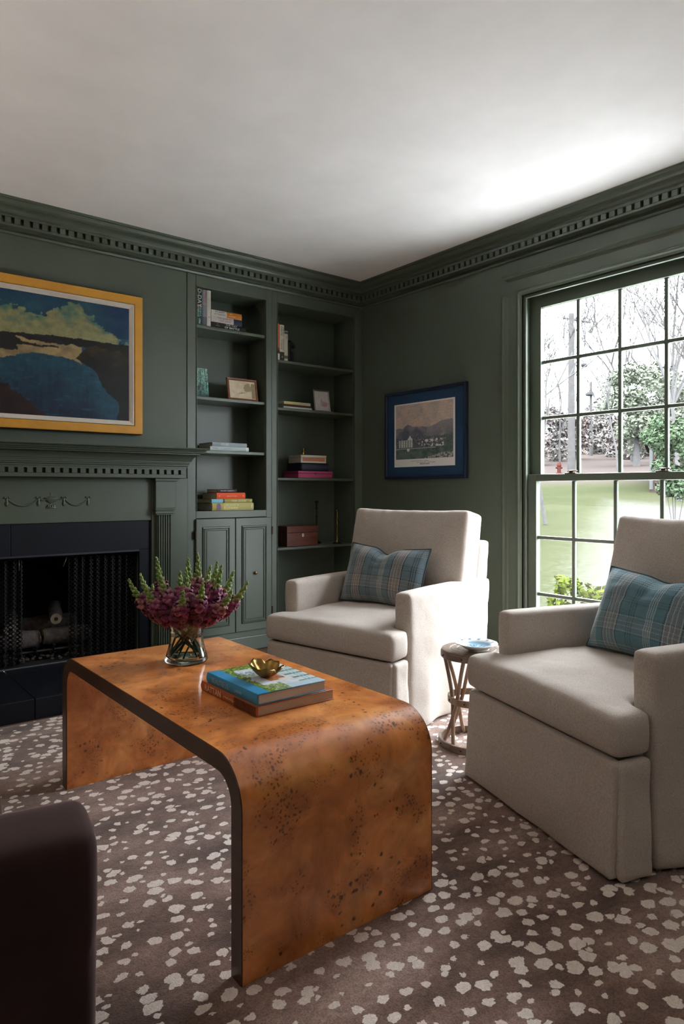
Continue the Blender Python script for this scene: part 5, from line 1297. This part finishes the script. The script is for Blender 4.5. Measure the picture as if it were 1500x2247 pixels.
# ================================================================== OUTDOORS
def gz(x, y):
    s = x * 0.86 + y * 0.50
    return -0.45 + 0.085 * max(0.0, s - 2.5) ** 1.0
def m_lawn():
    t = NT('lawn'); v = t.coord()
    n = t.noise(v, 0.35, 4); n2 = t.noise(v, 9, 4, 0.7); n3 = t.noise(v, 60, 2)
    c = t.ramp(n.outputs['Fac'], [(0.3, (0.0139, 0.0155, 0.0083, 1)), (0.55, (0.0165, 0.0177, 0.0098, 1)), (0.75, (0.0185, 0.0181, 0.0117, 1))])
    f = t.ramp(t.math('ADD', t.math('MULTIPLY', n2.outputs['Fac'], 0.9), t.math('MULTIPLY', n3.outputs['Fac'], 0.1)), [(0.3, (0.86, 0.86, 0.84, 1)), (0.7, (1.10, 1.10, 1.08, 1))])
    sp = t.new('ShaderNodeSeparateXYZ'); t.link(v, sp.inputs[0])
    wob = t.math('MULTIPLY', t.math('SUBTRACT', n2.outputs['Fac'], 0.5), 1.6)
    side = t.math('ADD', t.math('SUBTRACT', t.math('SUBTRACT', t.math('MULTIPLY', sp.outputs[0], 0.535), 1.5), sp.outputs[1]), wob)   # > 0 where overexposed glare is painted pale on the lawn
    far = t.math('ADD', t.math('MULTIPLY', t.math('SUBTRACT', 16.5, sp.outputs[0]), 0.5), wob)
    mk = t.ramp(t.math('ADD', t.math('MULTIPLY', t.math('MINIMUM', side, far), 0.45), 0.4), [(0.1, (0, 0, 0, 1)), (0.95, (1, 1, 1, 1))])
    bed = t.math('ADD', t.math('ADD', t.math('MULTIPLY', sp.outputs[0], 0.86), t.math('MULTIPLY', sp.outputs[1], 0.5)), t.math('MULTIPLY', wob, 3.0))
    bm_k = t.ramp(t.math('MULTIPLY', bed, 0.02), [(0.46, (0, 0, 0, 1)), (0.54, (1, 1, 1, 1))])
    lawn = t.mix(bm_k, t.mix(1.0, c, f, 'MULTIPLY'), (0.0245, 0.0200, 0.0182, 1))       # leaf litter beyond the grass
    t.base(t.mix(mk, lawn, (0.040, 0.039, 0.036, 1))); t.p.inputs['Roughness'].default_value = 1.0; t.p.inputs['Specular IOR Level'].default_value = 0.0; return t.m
gr = MB(); rows = []
xs = [0.19, 0.6, 1.2, 2, 3, 4, 5, 6, 8, 10, 12, 15, 18, 22, 26, 32, 40, 50, 65, 85, 120]; ys = [-60, -40, -25, -15, -10, -6.7, -5, -3, -1, 1, 3, 5, 8, 11, 14, 18, 22, 28, 35, 45, 60, 90]
for xx in xs: rows.append([(xx, yy, gz(xx, yy) + (0.25 * fbm(xx * 0.08, yy * 0.08) * min(1, max(0, xx - 6) / 10))) for yy in ys])
gr.strip(rows)
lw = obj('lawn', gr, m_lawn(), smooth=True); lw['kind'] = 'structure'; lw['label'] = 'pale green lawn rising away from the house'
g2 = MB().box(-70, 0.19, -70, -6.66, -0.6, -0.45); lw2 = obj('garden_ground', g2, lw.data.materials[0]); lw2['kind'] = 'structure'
tr_ = obj('bounce_terrace', MB().box(0.19, 3.3, -7.5, 1.5, -0.60, -0.43), m_plain('bounce_white', (0.70, 0.685, 0.66, 1), 0.9, 0.05, 2.0)); tr_['kind'] = 'structure'  # unseen pale slab, added to bounce sky light up to the ceiling
BARKG = m_plain('grey_bark', (0.040, 0.038, 0.037, 1), 0.9, 0.2, 8, 0.3, 30, spec=0.0); POLEW = m_plain('weathered_pole', (0.034, 0.032, 0.031, 1), 0.9, 0.15, 4, spec=0.0); METALG = m_plain('grey_metal', (0.022, 0.022, 0.023, 1), 0.5, 0.1, 10, spec=0.0)
def at(px, d):
    q = CAM + ray(px, Y_HORIZON) * d; return Vector((q.x, q.y, gz(q.x, q.y)))
def zpix(py, d): return CAM.z + (Y_HORIZON - py) / F_PX * d
# poles
p = at(1253, 34); zt = zpix(688, 34)
up_ = thing('utility_pole', 'tall wooden utility pole with crossarm behind the upper left window panes', 'pole', tuple(p))
obj('pole', MB().tube([p, Vector((p.x, p.y, zt))], [0.19, 0.13], 10), POLEW, up_, 40)
ca = Vector((p.x, p.y, zpix(702, 34)))
obj('crossarm', MB().tube([ca - RIGHT * 0.42 + Vector((0, 0, 0.1)), ca + RIGHT * 0.95 - Vector((0, 0, 0.12))], 0.06, 6), POLEW, up_)
for k in (-0.35, 0.25, 0.6, 0.9): obj('insulator', MB().lathe([(0.03, 0), (0.05, 0.05), (0.03, 0.12)], tuple(ca + RIGHT * k + Vector((0, 0, 0.06 - 0.12 * k))), 8), METALG, up_)
la = Vector((p.x, p.y, zpix(790, 34)))
obj('lamp_arm', MB().tube([la, la + RIGHT * 0.4 + Vector((0, 0, 0.10)), la + RIGHT * 0.62 - Vector((0, 0, 0.12))], 0.025, 6), METALG, up_); obj('lamp_head', MB().ico(tuple(la + RIGHT * 0.64 - Vector((0, 0, 0.26))), 0.16, 2, (1.2, 1, 0.7)), METALG, up_, True)
p = at(1296, 55); zt = zpix(838, 55)
up2 = thing('utility_pole', 'thinner distant utility pole with a hanging lamp disc, second window column', 'pole', tuple(p))
obj('pole', MB().tube([p, Vector((p.x, p.y, zt))], [0.14, 0.10], 10), POLEW, up2, 40)
obj('lamp_disc', MB().lathe([(0.05, 0.25), (0.32, 0.12), (0.36, 0.0), (0.30, -0.06), (0.05, -0.08)], (p.x - 0.15, p.y, zpix(867, 55)), 16), METALG, up2, 40)
obj('sign_arm', MB().tube([Vector((p.x, p.y, zpix(953, 55))), Vector((p.x, p.y, zpix(953, 55))) - RIGHT * 0.7], 0.035, 6), METALG, up2)
wA = Vector((at(1262, 34).x, at(1262, 34).y, zpix(858, 34))); wB = at(1560, 40); wB.z = zpix(872, 40)
tag(obj('power_line', MB().tube([wA.lerp(wB, k / 12) - Vector((0, 0, 0.5 * (k / 12) * (1 - k / 12))) for k in range(13)], 0.014, 5), METALG), 'thin dark power line crossing the view outside', 'wire')
# bare trees
def bare_tree(label, px, d, ztop, seed, r0=0.12, lean=0.0, spread=0.5, depth=5, col=BARKG, grp='bare winter trees outside'):
    rr = random.Random(seed); p = at(px, d); Ht = zpix(ztop, d) - p.z
    t = thing('bare_tree', label, 'tree', tuple(p), 0, grp)
    tm, bm2 = MB(), MB()
    def grow(q, dr, ln, r, lv):
        n = 4; pts = [q]; dd = dr.copy()
        for i in range(n):
            dd = (dd + Vector((rr.uniform(-1, 1), rr.uniform(-1, 1), rr.uniform(-0.3, 0.6))) * 0.16).normalized(); pts.append(pts[-1] + dd * (ln / n))
        (tm if lv == 0 else bm2).tube(pts, [r * (1 - 0.45 * i / n) for i in range(n + 1)], 6 if lv < 2 else 4, cap=False)
        if lv >= depth: return
        for k in range(rr.choice((2, 3, 3)) if lv else 5):
            i = rr.randint(2, n) if lv else rr.randint(2, n)
            nd = (dd + Vector((rr.uniform(-1, 1), rr.uniform(-1, 1), rr.uniform(0.1, 1.1))) * (0.6 + spread)).normalized()
            grow(pts[i], nd, ln * rr.uniform(0.55, 0.75), r * 0.5 * (1 - 0.1 * i / n) + 0.006, lv + 1)
    grow(p, Vector((lean, 0, 1)), Ht * 0.52, r0, 0)
    obj('trunk', tm, col, t, 60); obj('branches', bm2, col, t, 60)['kind'] = 'stuff'; return t
bare_tree('bare tree with twiggy branches at the left edge of the window', 1196, 16, 690, 1, 0.05, spread=0.6)
bare_tree('thin bare tree rising beside the second window muntin', 1354, 34, 630, 2, 0.06, spread=0.25)
bare_tree('bare tree with arching branches behind the evergreen', 1386, 44, 590, 3, 0.12, spread=0.5)
bare_tree('large bare tree behind the third window muntin', 1450, 40, 560, 4, 0.16, spread=0.5)
bare_tree('bare tree at the right end of the window view', 1490, 20, 560, 5, 0.08, spread=0.45)
bare_tree('distant bare tree behind the utility pole', 1228, 46, 760, 6, 0.08, spread=0.4)
# brush and leafy trees
def leaf_mat(name, c): 
    t = NT(name); n = t.noise(t.coord(), 2.0, 3); t.base(t.ramp(n.outputs['Fac'], [(0.3, scale_col(c, 0.7)), (0.7, scale_col(c, 1.3))])); t.p.inputs['Roughness'].default_value = 0.9; t.p.inputs['Specular IOR Level'].default_value = 0.0; return t.m
def leafy(name, label, px, d, ytop, ybot, wpx, mat, n, ls, seed, group, trunk=True, shape=0.5, cat='tree', blobs=9):
    rr = random.Random(seed); p = at(px, d); zt, zb = zpix(ytop, d), zpix(ybot, d); w = wpx * d / F_PX / 2
    zb = max(zb, p.z) if not trunk else zb
    t = thing(name, label, cat, tuple(p), 0, group)
    m = MB(); vs = []; fs = []
    cl = []
    for b in range(blobs):
        v = rr.random() ** 0.8; hw = w * (math.sin(PI * (0.12 + 0.80 * (1 - v) ** shape)) + 0.12); a = rr.uniform(0, 2 * PI); r = hw * math.sqrt(rr.random()) * 0.85
        cl.append((Vector((p.x + r * math.cos(a), p.y + r * math.sin(a), zb + (zt - zb) * (0.06 + 0.84 * v))), w * rr.uniform(0.28, 0.5)))
    for i in range(n):
        c, r = cl[i % blobs]
        dvec = Vector((rr.gauss(0, 1), rr.gauss(0, 1), rr.gauss(0, 1))); dvec.normalize()
        q = c + dvec * r * rr.random() ** 0.33
        if q.z < p.z: q.z = p.z + abs(q.z - p.z) * 0.2
        s = ls * rr.uniform(0.6, 1.4); e1 = Vector((rr.gauss(0, 1), rr.gauss(0, 1), rr.gauss(0, 0.7))).normalized(); e2 = e1.cross(dvec + Vector((0.01, 0.02, 0.3))).normalized() * 0.5
        o = len(vs); vs += [q - e1 * s, q - e2 * s, q + e1 * s, q + e2 * s]; fs.append((o, o + 1, o + 2, o + 3))
    m.add([tuple(v) for v in vs], fs)
    fo = MB.mesh(m, 'foliage', mat, fix=False); obj('foliage', fo, None, t)['kind'] = 'stuff'
    if trunk: obj('trunk', MB().tube([p - Vector((0, 0, 0.1)), Vector((p.x, p.y, zb + (zt - zb) * 0.7))], [w * 0.09 + 0.04, 0.03], 8), BARKG, t, 60)
    else:
        sm = MB()
        for k in range(6): sm.tube([p - Vector((0, 0, 0.02)), p + Vector((rr.uniform(-0.5, 0.5) * w, rr.uniform(-0.5, 0.5) * w, (zt - p.z) * 0.6))], [0.012, 0.004], 5)
        obj('stems', sm, BARKG, t)
    return t
EVER = leaf_mat('evergreen_needles', (0.068, 0.075, 0.056, 1)); HOLLY = leaf_mat('holly_leaves', (0.034, 0.048, 0.028, 1)); BRUSH = leaf_mat('winter_brush', (0.078, 0.070, 0.065, 1)); SPRING = leaf_mat('spring_leaves', (0.050, 0.064, 0.010, 1)); PINK = leaf_mat('pink_brush', (0.084, 0.070, 0.067, 1))
leafy('evergreen_tree', 'tall grey-green evergreen behind the third window column', 1396, 38, 785, 990, 150, EVER, 9000, 0.11, 21, 'evergreens outside', blobs=26)
leafy('evergreen_tree', 'broad pale evergreen behind the right window column', 1470, 42, 800, 990, 120, EVER, 5000, 0.13, 22, 'evergreens outside', blobs=18)
leafy('holly_bush', 'dense dark green bush at the right of the lawn', 1480, 13, 905, 1090, 110, HOLLY, 8000, 0.042, 23, None, trunk=False, cat='bush', blobs=26)
leafy('shrub', 'yellow-green leafy shrub just outside the window', 1272, 5.2, 1262, 1400, 105, SPRING, 1500, 0.028, 24, None, trunk=False, cat='bush', blobs=14)
k = 0
names = ['at the left window edge', 'left of the tall pole', 'behind the tall pole', 'right of the tall pole', 'beside the thin pole', 'left of the evergreen', 'under the evergreen', 'beside the brick house', 'behind the brick house', 'far behind the bush']
for (px, d, yt, yb, w) in ((1178, 44, 905, 1015, 90), (1222, 48, 880, 1010, 90), (1262, 50, 900, 1008, 80), (1304, 58, 880, 1005, 90), (1330, 62, 905, 1005, 80), (1362, 52, 930, 1010, 80), (1392, 48, 945, 1012, 80), (1426, 52, 900, 1008, 100), (1466, 56, 870, 1008, 110), (1510, 50, 880, 1010, 110)):
    leafy('brush_thicket', 'hazy winter thicket %s' % names[k], px, d, yt, yb, w, BRUSH if k % 2 else PINK, 3200, 0.15, 40 + k, 'winter thickets beyond the lawn', trunk=True, blobs=14); k += 1
# brick house corner and hydrant
hp = at(1424, 24); BR = m_plain('pinkish_brick', (0.031, 0.0225, 0.0210, 1), 0.9, 0.12, 6, 0.2, 30, spec=0.0)
hs = thing('house', 'brick house corner with a pale roof and white downspout beyond the bush', 'house', tuple(hp))
bd = MB(); u2 = (RIGHT * 0.47 + FWD).normalized(); u1 = Vector((u2.y, -u2.x, 0))
ze = zpix(968, 24)
c0 = hp.copy(); cs_ = [c0, c0 + u1 * 7, c0 + u1 * 7 + u2 * 5, c0 + u2 * 5]
bd.add([(q.x, q.y, hp.z - 0.3) for q in cs_] + [(q.x, q.y, ze) for q in cs_], [(0, 1, 5, 4), (1, 2, 6, 5), (2, 3, 7, 6), (3, 0, 4, 7), (4, 5, 6, 7)]); obj('brick_wall', bd, BR, hs)
rfm = MB(); ov = 0.16; e0 = [c0 - u1 * ov - u2 * ov, c0 + u1 * (7 + ov) - u2 * ov, c0 + u1 * (7 + ov) + u2 * (5 + ov), c0 - u1 * ov + u2 * (5 + ov)]; rg0, rg1 = c0 + u1 * 2.5 + u2 * 2.5, c0 + u1 * 4.5 + u2 * 2.5
rfm.add([(q.x, q.y, ze) for q in e0] + [(rg0.x, rg0.y, ze + 1.25), (rg1.x, rg1.y, ze + 1.25)] + [(q.x, q.y, ze - 0.14) for q in e0], [(0, 1, 5, 4), (1, 2, 5), (2, 3, 4, 5), (3, 0, 4), (6, 9, 8, 7), (0, 6, 7, 1), (1, 7, 8, 2), (2, 8, 9, 3), (3, 9, 6, 0)])
obj('roof', rfm, m_plain('pale_shingles', (0.0310, 0.0300, 0.0290, 1), 0.9, 0.1, 5, spec=0.0), hs)
dq = c0 - u2 * 0.08 + u1 * 0.06; obj('downspout', MB().tube([(dq.x, dq.y, ze - 0.1), (dq.x, dq.y, hp.z)], 0.06, 8), m_plain('white_gutter', (0.0400, 0.0400, 0.0390, 1), 0.6, spec=0.0), hs)
hy = at(1226, 34); hb = thing('fire_hydrant', 'small red fire hydrant at the far left of the lawn', 'hydrant', tuple(hy)); RED = m_plain('hydrant_red', (0.0300, 0.0100, 0.0080, 1), 0.5, spec=0.0)
obj('barrel', MB().lathe([(0.16, 0), (0.14, 0.05), (0.09, 0.06), (0.09, 0.38), (0.12, 0.40), (0.10, 0.48), (0.05, 0.56), (0.03, 0.58)], tuple(hy), 14), RED, hb, 40); obj('outlet', MB().tube([hy + Vector((0, 0, 0.3)) - RIGHT * 0.16, hy + Vector((0, 0, 0.3)) + RIGHT * 0.16], 0.05, 8), RED, hb)
